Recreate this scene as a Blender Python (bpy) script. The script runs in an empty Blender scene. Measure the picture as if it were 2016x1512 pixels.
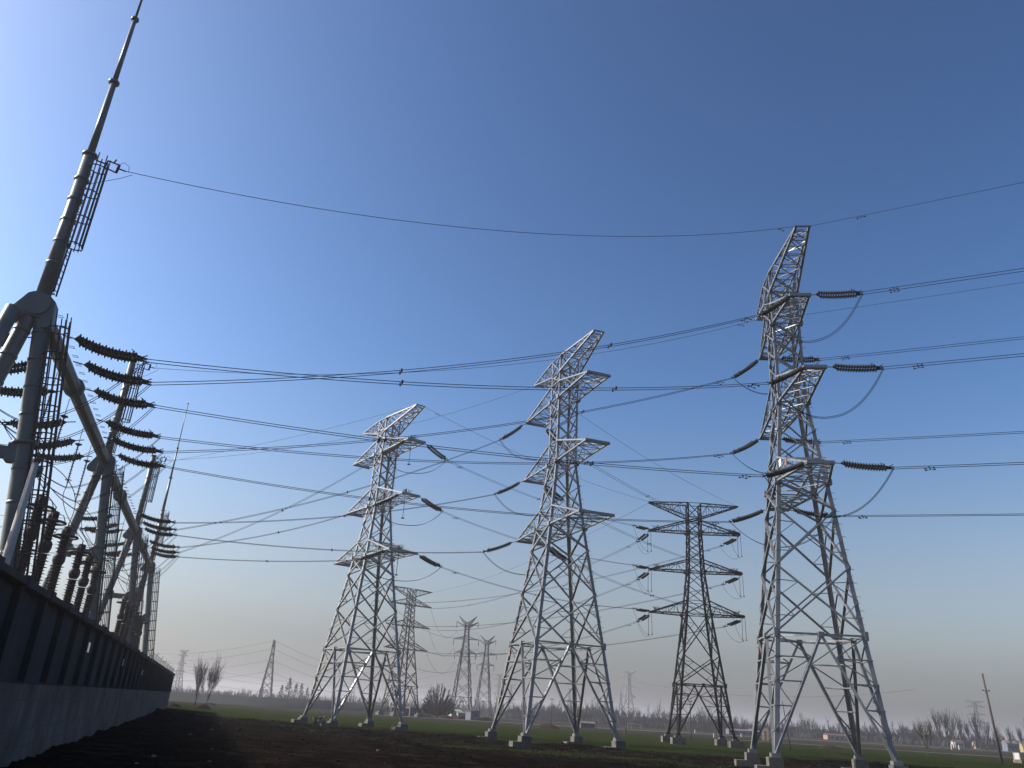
import bpy, math, random
from mathutils import Vector as V, Matrix, noise
random.seed(7)
SC = bpy.context.scene
COL = SC.collection
R = math.radians
PI = math.pi

# ------------------------------------------------------------------ camera, sky, sun, exposure
cd = bpy.data.cameras.new('camera'); cam = bpy.data.objects.new('camera', cd); COL.objects.link(cam)
right = V((0.997983, -0.024641, 0.058507)); up = V((-0.063484, -0.38736, 0.91974)); fwd = V((0, 0.921599, 0.388143))
cam.matrix_world = Matrix(((right.x, up.x, -fwd.x, 0), (right.y, up.y, -fwd.y, 0), (right.z, up.z, -fwd.z, 2.4), (0, 0, 0, 1)))
cd.sensor_width = 36; cd.lens = 1537.667 / 2016 * 36; cd.clip_end = 20000; cd.clip_start = .1
SC.camera = cam
SUN_AZ, SUN_EL = R(-85), R(33)           # azimuth from +Y, clockwise seen from above
wd = bpy.data.worlds.new('World'); SC.world = wd; wd.use_nodes = True
nt = wd.node_tree; nt.nodes.clear()
sky = nt.nodes.new('ShaderNodeTexSky'); sky.sky_type = 'NISHITA'; sky.sun_disc = False
sky.sun_elevation = SUN_EL; sky.sun_rotation = SUN_AZ; sky.altitude = 50; sky.air_density = 1.0; sky.dust_density = 2.2; sky.ozone_density = 2.6
bg = nt.nodes.new('ShaderNodeBackground'); bg.inputs[1].default_value = .052
wo = nt.nodes.new('ShaderNodeOutputWorld')
hs = nt.nodes.new('ShaderNodeHueSaturation'); hs.inputs['Hue'].default_value = .495; hs.inputs['Saturation'].default_value = 1.0
nt.links.new(sky.outputs[0], hs.inputs['Color']); gmn = nt.nodes.new('ShaderNodeGamma'); gmn.inputs[1].default_value = 1.6
# a low layer of grey winter murk in the sky itself: less colour towards the horizon, all round
tcw = nt.nodes.new('ShaderNodeTexCoord'); sxyz = nt.nodes.new('ShaderNodeSeparateXYZ'); nt.links.new(tcw.outputs['Generated'], sxyz.inputs[0])
rpw = nt.nodes.new('ShaderNodeValToRGB'); rpw.color_ramp.interpolation = 'EASE'
rpw.color_ramp.elements[0].position = 0; rpw.color_ramp.elements[0].color = (.95, .95, .95, 1); rpw.color_ramp.elements[1].position = .42; rpw.color_ramp.elements[1].color = (0, 0, 0, 1)
nt.links.new(sxyz.outputs['Z'], rpw.inputs[0])
lowh = nt.nodes.new('ShaderNodeHueSaturation'); lowh.inputs['Saturation'].default_value = .2; lowh.inputs['Value'].default_value = .66; nt.links.new(sky.outputs[0], lowh.inputs['Color'])
mxw = nt.nodes.new('ShaderNodeMix'); mxw.data_type = 'RGBA'; nt.links.new(rpw.outputs[0], mxw.inputs[0]); nt.links.new(hs.outputs[0], mxw.inputs[6]); nt.links.new(lowh.outputs[0], mxw.inputs[7])
nt.links.new(mxw.outputs[2], gmn.inputs[0]); nt.links.new(gmn.outputs[0], bg.inputs[0]); nt.links.new(bg.outputs[0], wo.inputs[0])
sl = bpy.data.lights.new('sun', 'SUN'); sl.energy = 5.0; sl.angle = R(.5); sl.color = (1, .93, .82)
so = bpy.data.objects.new('sun', sl); COL.objects.link(so)
sd = V((math.sin(SUN_AZ) * math.cos(SUN_EL), math.cos(SUN_AZ) * math.cos(SUN_EL), math.sin(SUN_EL)))
so.rotation_euler = sd.to_track_quat('Z', 'Y').to_euler()
so.location = (-60, 20, 60)
vs = SC.view_settings; vs.view_transform = 'Standard'; vs.look = 'None'; vs.exposure = .6; vs.gamma = 1
SC.cycles.max_bounces = 6; SC.cycles.volume_bounces = 1
HAZE_DENSITY = .00042

# ------------------------------------------------------------------ materials
def mat(name, col, rough=.6, metal=0, spec=.5, var=.15, scale=4., bump=0., bscale=30., col2=None):
    m = bpy.data.materials.new(name); m.use_nodes = True
    t = m.node_tree; b = t.nodes['Principled BSDF']
    b.inputs['Roughness'].default_value = rough; b.inputs['Metallic'].default_value = metal
    b.inputs['Specular IOR Level'].default_value = spec
    tc = t.nodes.new('ShaderNodeTexCoord')
    nz = t.nodes.new('ShaderNodeTexNoise'); nz.inputs['Scale'].default_value = scale; nz.inputs['Detail'].default_value = 6
    t.links.new(tc.outputs['Object'], nz.inputs['Vector'])
    rp = t.nodes.new('ShaderNodeValToRGB')
    c2 = col2 or tuple(min(1, c * (1 + var)) for c in col); c1 = tuple(c * (1 - var) for c in col)
    rp.color_ramp.elements[0].position = .3; rp.color_ramp.elements[1].position = .7
    rp.color_ramp.elements[0].color = (*c1, 1); rp.color_ramp.elements[1].color = (*c2, 1)
    t.links.new(nz.outputs['Fac'], rp.inputs[0]); t.links.new(rp.outputs[0], b.inputs['Base Color'])
    if bump:
        n2 = t.nodes.new('ShaderNodeTexNoise'); n2.inputs['Scale'].default_value = bscale; n2.inputs['Detail'].default_value = 5
        t.links.new(tc.outputs['Object'], n2.inputs['Vector'])
        bp = t.nodes.new('ShaderNodeBump'); bp.inputs['Strength'].default_value = bump; bp.inputs['Distance'].default_value = .052
        t.links.new(n2.outputs['Fac'], bp.inputs['Height']); t.links.new(bp.outputs[0], b.inputs['Normal'])
    return m
M = dict(
    steel=mat('galvanised_steel', (.155, .162, .167), .34, .3, .7, var=.2, scale=1.5),
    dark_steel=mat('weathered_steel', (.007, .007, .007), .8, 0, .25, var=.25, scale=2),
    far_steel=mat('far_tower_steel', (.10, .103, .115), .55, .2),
    gantry=mat('grey_gantry_paint', (.075, .092, .097), .42, .05, .4, var=.1, scale=2),
    cage=mat('ladder_steel', (.014, .015, .016), .6, .1, .2),
    porcelain=mat('brown_porcelain', (.004, .004, .0042), .6, 0, .2, .2),
    glass_ins=mat('grey_green_insulator', (.007, .009, .009), .55, 0, .2, .2),
    fitting=mat('line_fitting', (.014, .014, .015), .6, .1, .2),
    wire=mat('aluminium_wire', (.008, .008, .009), .8, 0, .1),
    footing=mat('footing_concrete', (.085, .082, .075), .9, 0, .2, .2, 3, .3),
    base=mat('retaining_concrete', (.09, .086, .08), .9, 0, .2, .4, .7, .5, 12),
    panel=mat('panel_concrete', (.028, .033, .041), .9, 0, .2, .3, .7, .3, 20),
    post=mat('post_concrete', (.022, .025, .03), .9, 0, .2, .2, 1.5, .3, 20),
    plate=mat('white_plate', (.8, .8, .76), .08, 0, .8, .03),
    red=mat('red_paint', (.13, .075, .07), .6),
    bark=mat('grey_bark', (.045, .038, .032), .9, 0, .2, .25, 8),
    twig=mat('brown_twigs', (.05, .042, .035), .9, 0, .2, .25, 3),
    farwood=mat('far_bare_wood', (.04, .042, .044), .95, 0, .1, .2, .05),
    evergreen=mat('evergreen_leaves', (.02, .03, .02), .9, 0, .2, .3, 2),
    white=mat('white_wall', (.30, .29, .28), .8, 0, .2, .08, .8),
    cream=mat('cream_wall', (.26, .215, .12), .8, 0, .2, .08, .8),
    bluewall=mat('blue_grey_wall', (.085, .10, .135), .6, 0, .3, .1, .8),
    brick=mat('brown_brick', (.22, .16, .12), .9, 0, .2, .2, 3),
    roof=mat('dark_roof', (.12, .10, .095), .8, 0, .2, .2, 2),
    redroof=mat('red_roof', (.09, .05, .043), .8, 0, .2, .2, 2),
    green=mat('green_roof', (.16, .34, .27), .6, 0, .4, .1, 2),
    tarp=mat('grey_tarp', (.4, .4, .39), .7, 0, .3, .25, .8),
    dark=mat('dark_shed', (.05, .053, .06), .8, 0, .3, .2, 2),
    window=mat('window_glass', (.03, .035, .04), .1, 0, .8),
    soil=mat('mound_soil', (.022, .016, .012), 1, 0, 0, .3, 2, .6, 8),
    pole=mat('pole_concrete', (.33, .32, .30), .9, 0, .2, .12, 3),
    darkpole=mat('dark_pole_wood', (.055, .047, .042), .9, 0, .2, .2, 3),
    road=mat('pale_road', (.10, .095, .088), .95, 0, .1, .15, .2),
    rubber=mat('black_rubber', (.02, .02, .02), .7),
    paper=mat('pale_litter', (.10, .095, .09), .9),
    weed=mat('dry_weed', (.04, .048, .018), .95, 0, .1, .4, 1),
)

# ------------------------------------------------------------------ mesh helpers
class MB:
    def __init__(s): s.v = []; s.f = []
    def bar(s, p, q, w=.1, h=None, cap=True):
        p = V(p); q = V(q); d = q - p
        if d.length < 1e-6: return s
        d.normalize(); ref = V((0, 0, 1)) if abs(d.z) < .9 else V((1, 0, 0))
        a = d.cross(ref).normalized(); b = d.cross(a).normalized(); h = h or w
        n = len(s.v)
        for c in (p, q):
            for x, y in ((-1, -1), (1, -1), (1, 1), (-1, 1)):
                s.v.append(c + a * (x * w / 2) + b * (y * h / 2))
        s.f += [(n, n + 1, n + 5, n + 4), (n + 1, n + 2, n + 6, n + 5), (n + 2, n + 3, n + 7, n + 6), (n + 3, n, n + 4, n + 7)]
        if cap: s.f += [(n + 3, n + 2, n + 1, n), (n + 4, n + 5, n + 6, n + 7)]
        return s
    def angle(s, p, q, w, inward):
        """steel angle: two thin flanges, corner on the line p-q, flanges towards the two inward directions"""
        p = V(p); q = V(q); d = (q - p).normalized(); t = w * .16
        for i in (0, 1):
            a = V(inward[i]); a = (a - d * a.dot(d)).normalized(); o = V(inward[1 - i]); o = (o - d * o.dot(d)).normalized()
            n = len(s.v)
            for c in (p, q):
                for x, y in ((0 if i == 0 else t, 0), (w, 0), (w, t), (0 if i == 0 else t, t)):
                    s.v.append(c + a * x + o * y)
            s.f += [(n, n + 1, n + 5, n + 4), (n + 1, n + 2, n + 6, n + 5), (n + 2, n + 3, n + 7, n + 6), (n + 3, n, n + 4, n + 7), (n + 3, n + 2, n + 1, n), (n + 4, n + 5, n + 6, n + 7)]
        return s
    def tube(s, pts, r, sides=6, cap=True):
        pts = [V(p) for p in pts]; m = len(pts); n = len(s.v)
        rs = r if isinstance(r, (list, tuple)) else [r] * m
        for i, p in enumerate(pts):
            d = (pts[min(i + 1, m - 1)] - pts[max(i - 1, 0)])
            d = d.normalized() if d.length > 1e-9 else V((0, 0, 1))
            ref = V((0, 0, 1)) if abs(d.z) < .95 else V((1, 0, 0))
            a = d.cross(ref).normalized(); b = a.cross(d).normalized()
            for k in range(sides):
                an = 2 * PI * k / sides
                s.v.append(p + a * (rs[i] * math.cos(an)) + b * (rs[i] * math.sin(an)))
        for i in range(m - 1):
            for k in range(sides):
                k2 = (k + 1) % sides
                s.f.append((n + i * sides + k, n + i * sides + k2, n + (i + 1) * sides + k2, n + (i + 1) * sides + k))
        if cap:
            s.f.append(tuple(n + k for k in range(sides))[::-1]); s.f.append(tuple(n + (m - 1) * sides + k for k in range(sides)))
        return s
    def box(s, c, sz, rz=0):
        c = V(c); n = len(s.v); x, y, z = (t / 2 for t in sz); cs, sn = math.cos(rz), math.sin(rz)
        for dz in (-z, z):
            for dx, dy in ((-x, -y), (x, -y), (x, y), (-x, y)):
                s.v.append(c + V((dx * cs - dy * sn, dx * sn + dy * cs, dz)))
        s.f += [(n + 3, n + 2, n + 1, n), (n + 4, n + 5, n + 6, n + 7), (n, n + 1, n + 5, n + 4), (n + 1, n + 2, n + 6, n + 5), (n + 2, n + 3, n + 7, n + 6), (n + 3, n, n + 4, n + 7)]
        return s
    def prism(s, poly, off):
        """extrude a planar polygon (list of points) by vector off"""
        n = len(s.v); m = len(poly); off = V(off)
        s.v += [V(p) for p in poly] + [V(p) + off for p in poly]
        s.f += [tuple(n + i for i in range(m))[::-1], tuple(n + m + i for i in range(m))]
        for i in range(m):
            j = (i + 1) % m; s.f.append((n + i, n + j, n + m + j, n + m + i))
        return s
    def torus(s, c, R_, r, axis=(0, 0, 1), seg=20, sides=6):
        ax = V(axis).normalized(); ref = V((1, 0, 0)) if abs(ax.x) < .9 else V((0, 1, 0))
        a = ax.cross(ref).normalized(); b = ax.cross(a); n = len(s.v); c = V(c)
        for i in range(seg):
            an = 2 * PI * i / seg; d = a * math.cos(an) + b * math.sin(an)
            for k in range(sides):
                bn = 2 * PI * k / sides; s.v.append(c + d * (R_ + r * math.cos(bn)) + ax * (r * math.sin(bn)))
        for i in range(seg):
            for k in range(sides):
                i2 = (i + 1) % seg; k2 = (k + 1) % sides
                s.f.append((n + i * sides + k, n + i2 * sides + k, n + i2 * sides + k2, n + i * sides + k2))
        return s
    def mesh(s, name, m, smooth=False):
        me = bpy.data.meshes.new(name); me.from_pydata([tuple(v) for v in s.v], [], s.f); me.update()
        if m: me.materials.append(M[m] if isinstance(m, str) else m)
        if smooth:
            me.polygons.foreach_set('use_smooth', [True] * len(me.polygons))
        return me
    def build(s, name, m, parent=None, smooth=False, label=None):
        o = bpy.data.objects.new(name, s.mesh(name, m, smooth)); COL.objects.link(o)
        if parent: o.parent = parent
        if label: o['label'] = label
        return o
def tag(o, label, cat, group=None):
    o['label'] = label; o['category'] = cat
    if group: o['group'] = group
    return o
def thing(name, label, cat, loc=(0, 0, 0), rz=0, group=None):
    o = bpy.data.objects.new(name, None); COL.objects.link(o); o.empty_display_size = .3
    o.location = loc; o.rotation_euler = (0, 0, rz); return tag(o, label, cat, group)
def struct(o, kind='structure'): o['kind'] = kind; return o
def linked(name, me, parent, mw=None):
    o = bpy.data.objects.new(name, me); COL.objects.link(o); o.parent = parent
    if mw is not None: o.matrix_local = mw
    return o
def L3(a, b, t): return V(a) + (V(b) - V(a)) * t

# ------------------------------------------------------------------ ground
def axis(lo, hi, c, step, half, g):
    r = [c]; s = step; x = c
    while x < hi:
        x += s if x - c < half else (s := s * g); r.append(min(x, hi))
    s = step; x = c; l = []
    while x > lo:
        x -= s if c - x < half else (s := s * g); l.append(max(x, lo))
    return l[::-1] + r
DW = V((-.320244, .947335, 0)); NW = V((.947335, .320244, 0)); W0 = V((-17.305548, 35.443178, 0))
def gp(al, off, z=0): return W0 + DW * al + NW * off + V((0, 0, z))
# edge between bare soil (towards the camera) and the green field, as points x -> y
EDGE = [(-200, 190), (-60, 112), (-41, 106), (-31, 97), (-12, 86), (3, 76), (12, 74), (19, 70), (31, 79), (60, 82), (200, 150)]
def edge_y(x):
    for (a, b), (c, d) in zip(EDGE, EDGE[1:]):
        if x <= c: return b + (d - b) * (x - a) / (c - a)
    return EDGE[-1][1]
def ground_h(x, y):
    al = (V((x, y, 0)) - W0).dot(DW); off = (V((x, y, 0)) - W0).dot(NW)
    d = math.hypot(x, y); fade = max(0, 1 - d / 170)
    h = 0
    if y < edge_y(x) + 2:
        k = min(1, (edge_y(x) + 2 - y) / 4)
        h += k * (.12 * noise.noise(V((x * .16, y * .5, 3))) + .13 * noise.noise(V((x * .35, y * 1.5, 9))) + .07 * noise.noise(V((x * 1.4, y * 1.4, 1))))
        # low spoil bank along the edge of the field
        e = (y - edge_y(x)) + 5 + 2 * noise.noise(V((x * .12, 0, 4)))
        h += .38 * math.exp(-(e / 2.4) ** 2) * (.7 + .6 * noise.noise(V((x * .2, y * .2, 5))))
    else:
        h += .05 * fade * noise.noise(V((x * .1, y * .3, 3)))
    # heaped soil against the foot of the wall
    if off < 6 and off > -1: h += .22 * math.exp(-max(0, off) / 1.6) * (.8 + .6 * noise.noise(V((al * .3, 0, 2))))
    return h
xs = axis(-2700, 2700, 0, .55, 46, 1.14); ys = axis(-60, 2700, 40, .55, 52, 1.14)
gb = MB()
for y in ys:
    for x in xs: gb.v.append((x, y, ground_h(x, y)))
nx = len(xs)
for j in range(len(ys) - 1):
    for i in range(nx - 1):
        a = j * nx + i; gb.f.append((a, a + 1, a + nx + 1, a + nx))
gm = bpy.data.materials.new('field_and_soil'); gm.use_nodes = True
t = gm.node_tree; b = t.nodes['Principled BSDF']; b.inputs['Roughness'].default_value = 1; b.inputs['Specular IOR Level'].default_value = 0
def N(ty, **k):
    n = t.nodes.new(ty)
    for a, v in k.items(): setattr(n, a, v)
    return n
def math_(op, a, b_=None):
    n = N('ShaderNodeMath', operation=op)
    for i, x in enumerate((a, b_)):
        if x is None: continue
        if isinstance(x, (int, float)): n.inputs[i].default_value = x
        else: t.links.new(x, n.inputs[i])
    return n.outputs[0]
tc = N('ShaderNodeTexCoord'); geo = N('ShaderNodeNewGeometry')
def nz(scale, detail=5, stretch=(1, 1, 1), rough=.55):
    mp = N('ShaderNodeMapping'); mp.inputs['Scale'].default_value = stretch; t.links.new(geo.outputs['Position'], mp.inputs['Vector'])
    n = N('ShaderNodeTexNoise'); n.inputs['Scale'].default_value = scale; n.inputs['Detail'].default_value = detail; n.inputs['Roughness'].default_value = rough
    t.links.new(mp.outputs[0], n.inputs['Vector']); return n.outputs['Fac']
def ramp(f, stops):
    r = N('ShaderNodeValToRGB'); e = r.color_ramp.elements
    while len(e) > 1: e.remove(e[-1])
    e[0].position = stops[0][0]; e[0].color = (*stops[0][1], 1)
    for p, c in stops[1:]:
        q = e.new(p); q.color = (*c, 1)
    t.links.new(f, r.inputs[0]); return r.outputs[0]
def mix(f, a, b_):
    n = N('ShaderNodeMix', data_type='RGBA'); t.links.new(f, n.inputs[0]); t.links.new(a, n.inputs[6]); t.links.new(b_, n.inputs[7]); return n.outputs[2]
soil = ramp(nz(.5, 8, (1, 2.2, 1), .7), [(.3, (.002, .0015, .0012)), (.48, (.0045, .0033, .0026)), (.6, (.014, .0098, .007)), (.72, (.034, .023, .016))])
grass = ramp(nz(.25, 7, (1, 2.5, 1), .65), [(.3, (.007, .011, .003)), (.5, (.015, .023, .005)), (.7, (.027, .036, .010))])
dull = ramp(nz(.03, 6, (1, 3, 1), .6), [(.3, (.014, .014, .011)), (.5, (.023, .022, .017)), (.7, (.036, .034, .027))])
at = N('ShaderNodeAttribute', attribute_name='green')
gmask = math_('ADD', at.outputs['Fac'], math_('MULTIPLY', math_('SUBTRACT', nz(.16, 6, (.6, 1.6, 1)), .5), 1.5))
gmask = math_('MULTIPLY', math_('SUBTRACT', gmask, .42), 6); gmask = math_('MINIMUM', math_('MAXIMUM', gmask, 0), 1)
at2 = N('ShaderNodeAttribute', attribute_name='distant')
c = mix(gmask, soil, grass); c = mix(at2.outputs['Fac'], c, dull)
t.links.new(c, b.inputs['Base Color'])
bp = N('ShaderNodeBump'); bp.inputs['Strength'].default_value = .9; bp.inputs['Distance'].default_value = .25
t.links.new(nz(1.6, 8, (1, 1.6, 1), .7), bp.inputs['Height']); t.links.new(bp.outputs[0], b.inputs['Normal'])
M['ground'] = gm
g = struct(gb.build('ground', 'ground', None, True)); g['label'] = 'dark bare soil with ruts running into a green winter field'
def smooth(a, b_, x): u = min(1, max(0, (x - a) / (b_ - a))); return u * u * (3 - 2 * u)
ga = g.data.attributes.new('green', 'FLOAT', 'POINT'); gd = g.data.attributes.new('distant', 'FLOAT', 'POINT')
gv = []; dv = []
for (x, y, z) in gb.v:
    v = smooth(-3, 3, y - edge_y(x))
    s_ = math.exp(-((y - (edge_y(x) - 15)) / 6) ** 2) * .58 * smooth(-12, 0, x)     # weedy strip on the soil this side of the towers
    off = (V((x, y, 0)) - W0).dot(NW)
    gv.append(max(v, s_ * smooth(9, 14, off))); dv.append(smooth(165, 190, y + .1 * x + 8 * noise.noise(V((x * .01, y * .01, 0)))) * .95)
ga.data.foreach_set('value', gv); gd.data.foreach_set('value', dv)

def strip(name, pts, w, m, z, label):
    b_ = MB(); n = len(pts)
    for i, p in enumerate(pts):
        p = V((*p, z)); q = V((*pts[min(i + 1, n - 1)], z)); o = V((*pts[max(i - 1, 0)], z)); d = (q - o).normalized(); s_ = V((-d.y, d.x, 0)) * w / 2
        b_.v += [p + s_, p - s_]
    for i in range(n - 1): b_.f.append((2 * i + 1, 2 * i + 3, 2 * i + 2, 2 * i))
    o = struct(b_.build(name, m)); o['label'] = label; return o
strip('road', [(-30, 222), (12, 234), (52, 262), (110, 292), (260, 360)], 11, 'road', .06, 'pale unpaved road crossing the plain behind the towers')
strip('path', [(48, 181), (68, 180), (90, 178), (140, 183)], 5, 'road', .05, 'pale farm path at the far edge of the green field')
# low dyke behind the field
eb = MB(); prof = [(-9, 0), (-2.5, 1), (2.5, 1), (9, 0)]
ep = [(-330, 232), (-200, 235), (-120, 240), (-72, 262), (-55, 300), (-42, 345)]
for i, (x, y) in enumerate(ep):
    for u, h in prof: eb.v.append((x, y + u, h * (2.6 + .4 * math.sin(i * 2.1)) - .05))
for i in range(len(ep) - 1):
    for k in range(3):
        a = i * 4 + k; eb.f.append((a, a + 4, a + 5, a + 1))
o = struct(eb.build('embankment', mat('dyke_grass', (.05, .055, .05), 1, 0, .1, .2, .1), None, True)); o['label'] = 'long low grey dyke behind the green field'

# ------------------------------------------------------------------ lattice towers
class Tower:
    def __init__(s, levels, wf, arms, peak, k=1.0):
        s.lv = levels; s.wf = wf; s.arms = arms; s.peak = peak; s.k = k
        s.prof = sorted([(z, w) for n, (z, w) in levels.items() if n != 'foot'])
    def w(s, z):
        p = s.prof
        if z <= p[0][0]: return p[0][1] + (s.wf - p[0][1]) * (p[0][0] - z) / (p[0][0] - s.lv['foot'][0])
        for (a, b), (c_, d) in zip(p, p[1:]):
            if z <= c_: return b + (d - b) * (z - a) / (c_ - a)
        return p[-1][1]
    def c(s, z, i):
        w = s.w(z); x, y = ((-1, -1), (1, -1), (1, 1), (-1, 1))[i % 4]; return V((x * w, y * w, z))
    def body(s):
        m = MB(); k = s.k; lv = s.lv; zs = [z for z, _ in s.prof]; zw = lv['waist'][0]; kink = lv['z2b'][0]
        for i in range(4):
            x, y = ((-1, -1), (1, -1), (1, 1), (-1, 1))[i]; inn = ((-x, 0, 0), (0, -y, 0))
            cuts = [zw, lv['z3b'][0], kink, lv['z1b'][0], zs[-1]]; ws = (.25, .23, .19, .15)
            for a, b_, w_ in zip(cuts, cuts[1:], ws): m.angle(s.c(a, i), s.c(b_, i), w_ * k, inn)
        def X(a, b_, w_, sec=False, ring=False):
            for i in range(4):
                j = i + 1; A, B, C_, D_ = s.c(a, i), s.c(a, j), s.c(b_, i), s.c(b_, j)
                m.bar(A, D_, w_, w_ * .6); m.bar(B, C_, w_, w_ * .6)
                if sec:
                    wm = w_ * .5
                    for P, Q, leg in ((A, D_, i), (B, C_, j)):
                        for tt in (.25, .75):
                            if tt < .5:
                                p = L3(P, Q, tt); za = a + (b_ - a) * tt; zb_ = a + (b_ - a) * .5
                                m.bar(p, s.c(zb_ - (b_ - a) * .02, leg), wm, wm * .5); m.bar(p, s.c(za, leg), wm, wm * .5)
                    for P, Q, leg in ((A, D_, j), (B, C_, i)):
                        p = L3(P, Q, .75); m.bar(p, s.c(a + (b_ - a) * .5, leg), wm, wm * .5); m.bar(p, s.c(a + (b_ - a) * .78, leg), wm, wm * .5)
        ring = lambda z, w_: [m.bar(s.c(z, i), s.c(z, i + 1), w_, w_ * .6) for i in range(4)]
        low = [z for z in zs if zw <= z <= lv['z3b'][0]]
        for a, b_ in zip(low, low[1:]): X(a, b_, .165 * k, (b_ - a) > 2.6)
        segs = [('z3b', 'z3t', 1), ('z3t', 'z2b', 2), ('z2b', 'z2t', 1), ('z2t', 'z1b', 3), ('z1b', 'z1t', 1), ('z1t', 'pl', 1), ('pl', 'top', 1)]
        for a, b_, n in segs:
            za, zb_ = lv[a][0], lv[b_][0]
            for q in range(n): X(za + (zb_ - za) * q / n, za + (zb_ - za) * (q + 1) / n, .12 * k)
        for nme in ('z3b', 'z3t', 'z2b', 'z2t', 'z1b', 'z1t', 'pl', 'top'): ring(lv[nme][0], .10 * k)
        for nme in ('z3b', 'z2b', 'z1b'):
            z = lv[nme][0]; m.bar(s.c(z, 0), s.c(z, 2), .08 * k); m.bar(s.c(z, 1), s.c(z, 3), .08 * k, .05 * k)
            for i in range(4):  # gusset plates at the arm roots
                m.box(s.c(z, i) * 1.0, (.34 * k, .34 * k, .34 * k), 0)
        # waist ring with its diamond
        mid = [L3(s.c(zw, i), s.c(zw, i + 1), .5) for i in range(4)]
        for i in range(4):
            m.bar(s.c(zw, i), s.c(zw, i + 1), .12 * k, .10 * k); m.bar(mid[i], mid[(i + 1) % 4], .09 * k)
            m.box(mid[i], (.34 * k, .34 * k, .26 * k)); m.box(s.c(zw, i), (.2 * k, .2 * k, .5 * k))
        return m
    def leg(s, i):
        m = MB(); k = s.k; z0 = s.lv['foot'][0]; zw = s.lv['waist'][0]
        x, y = ((-1, -1), (1, -1), (1, 1), (-1, 1))[i]
        f = s.c(z0, i); top = s.c(zw, i)
        m.angle(f, top, .26 * k, ((-x, 0, 0), (0, -y, 0)))
        ts = (0, .2, .4, .6, .8, 1)
        br = []
        for nb in (i + 1, i - 1):
            A = L3(s.c(zw, i), s.c(zw, nb), .5); m.bar(f, A, .19 * k, .14 * k); br.append(A)
            side = 0
            for a, b_ in zip(ts, ts[1:]):
                la, lb, ba, bb = L3(f, top, a), L3(f, top, b_), L3(f, A, a), L3(f, A, b_)
                if 0 < b_ < 1: m.bar(lb, bb, .10 * k, .07 * k)
                if a > 0: m.bar(la if side else ba, bb if side else lb, .085 * k, .06 * k)
                side = 1 - side
        for b_ in (.4, .6, .8): m.bar(L3(f, br[0], b_), L3(f, br[1], b_), .06 * k)
        m.box(f + V((-x * .05, -y * .05, .12)), (.5 * k, .5 * k, .22))
        return m
    def arm(s, side, zb, zt, L, tw, ztip, n=4, beam=.2):
        m = MB(); k = s.k; wb, wt = s.w(zb), s.w(zt)
        B = [V((sx * wb, side * wb, zb)) for sx in (-1, 1)]; T = [V((sx * wt, side * wt, zt)) for sx in (-1, 1)]
        E = [V((sx * tw, side * L, ztip)) for sx in (-1, 1)]
        for q in (0, 1):
            m.bar(B[q], E[q], .14 * k, .12 * k); m.bar(T[q], E[q], .14 * k, .12 * k)
        ex = V((.12, 0, 0)); m.bar(E[0] - ex, E[1] + ex, beam * k, beam * k)
        st = [i / n for i in range(n)] + [.93]
        for i, (a, b_) in enumerate(zip(st, st[1:])):
            for q in (0, 1):
                m.bar(L3(B[q], E[q], b_), L3(T[q], E[q], b_), .05 * k, .04 * k)
                m.bar(L3(T[q], E[q], a) if i % 2 else L3(B[q], E[q], a), L3(B[q], E[q], b_) if i % 2 else L3(T[q], E[q], b_), .055 * k, .04 * k)
            for U in (B, T):
                m.bar(L3(U[0], E[0], b_), L3(U[1], E[1], b_), .055 * k, .04 * k)
                m.bar(L3(U[i % 2], E[i % 2], a), L3(U[1 - i % 2], E[1 - i % 2], b_), .055 * k, .04 * k)
                if U is B: m.bar(L3(U[1 - i % 2], E[1 - i % 2], a), L3(U[i % 2], E[i % 2], b_), .06 * k, .05 * k)
        return m
    def tips(s, key, far):
        A = s.arms[key]; L = A['Lf'] if far else -A['Ln']
        return [V((sx * A['tw'], L, A['z'])) for sx in (-1, 1)]
    def all_arms(s):
        for key in ('1', '2', '3'):
            A = s.arms[key]
            for far in (0, 1):
                yield key, far, s.arm(1 if far else -1, s.lv['z' + key + 'b'][0], s.lv['z' + key + 't'][0], A['Lf'] if far else A['Ln'], A['tw'], A['z'])
    def all_peaks(s):
        A = s.arms['P']
        for far in (0, 1):
            yield far, s.arm(1 if far else -1, s.lv['pl'][0], s.lv['top'][0], A['Lf'] if far else A['Ln'], A['tw'], A['z'], 5, .1)
LV = {'foot': (.9, 0), 'waist': (8.29, 2.98), 'n2': (12.75, 2.49), 'n1': (16.77, 2.01), 'z3b': (18.78, 1.78), 'z3t': (20.61, 1.57), 'z2b': (25.15, 1.07),
      'z2t': (27.25, 1.03), 'z1b': (31.83, 1.05), 'z1t': (33.56, 1.05), 'pl': (34.61, 1.06), 'top': (36.35, 1.03)}
def LVW(a, b_, c_): d = dict(LV); d['waist'] = (8.29, a); d['n2'] = (12.75, b_); d['n1'] = (16.77, c_); return d
def arms_(n, f, t): return {k: dict(Ln=n[i], Lf=f[i], tw=t[i], z=(36.3, 31.85, 25.26, 18.76)[i]) for i, k in enumerate('P123')}
TW = {
 'A': dict(t=Tower(LVW(2.83, 2.38, 1.95), 3.58, arms_((7.69, 5.47, 7.27, 6.41), (6.94, 5.62, 7.64, 6.27), (.46, .65, .66, .77)), None, 1.12), loc=(21.27, 55.12, 0), rz=-.1128),
 'B': dict(t=Tower(LVW(3.22, 2.6, 2.04), 4.16, arms_((7.75, 7.83, 7.82, 7.89), (7.54, 7.86, 7.61, 7.4), (.47, 1.1, 1.1, 1.59)), None, 1.15), loc=(5.4, 73.42, -.08), rz=.328),
 'C': dict(t=Tower(LVW(3.22, 2.6, 2.04), 4.13, arms_((7.94, 7.91, 7.96, 7.66), (6.95, 7.18, 7.19, 7.28), (.49, 1.09, 1.07, 1.73)), None, 1.25), loc=(-15.33, 94.85, -.29), rz=.5979),
}
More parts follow.
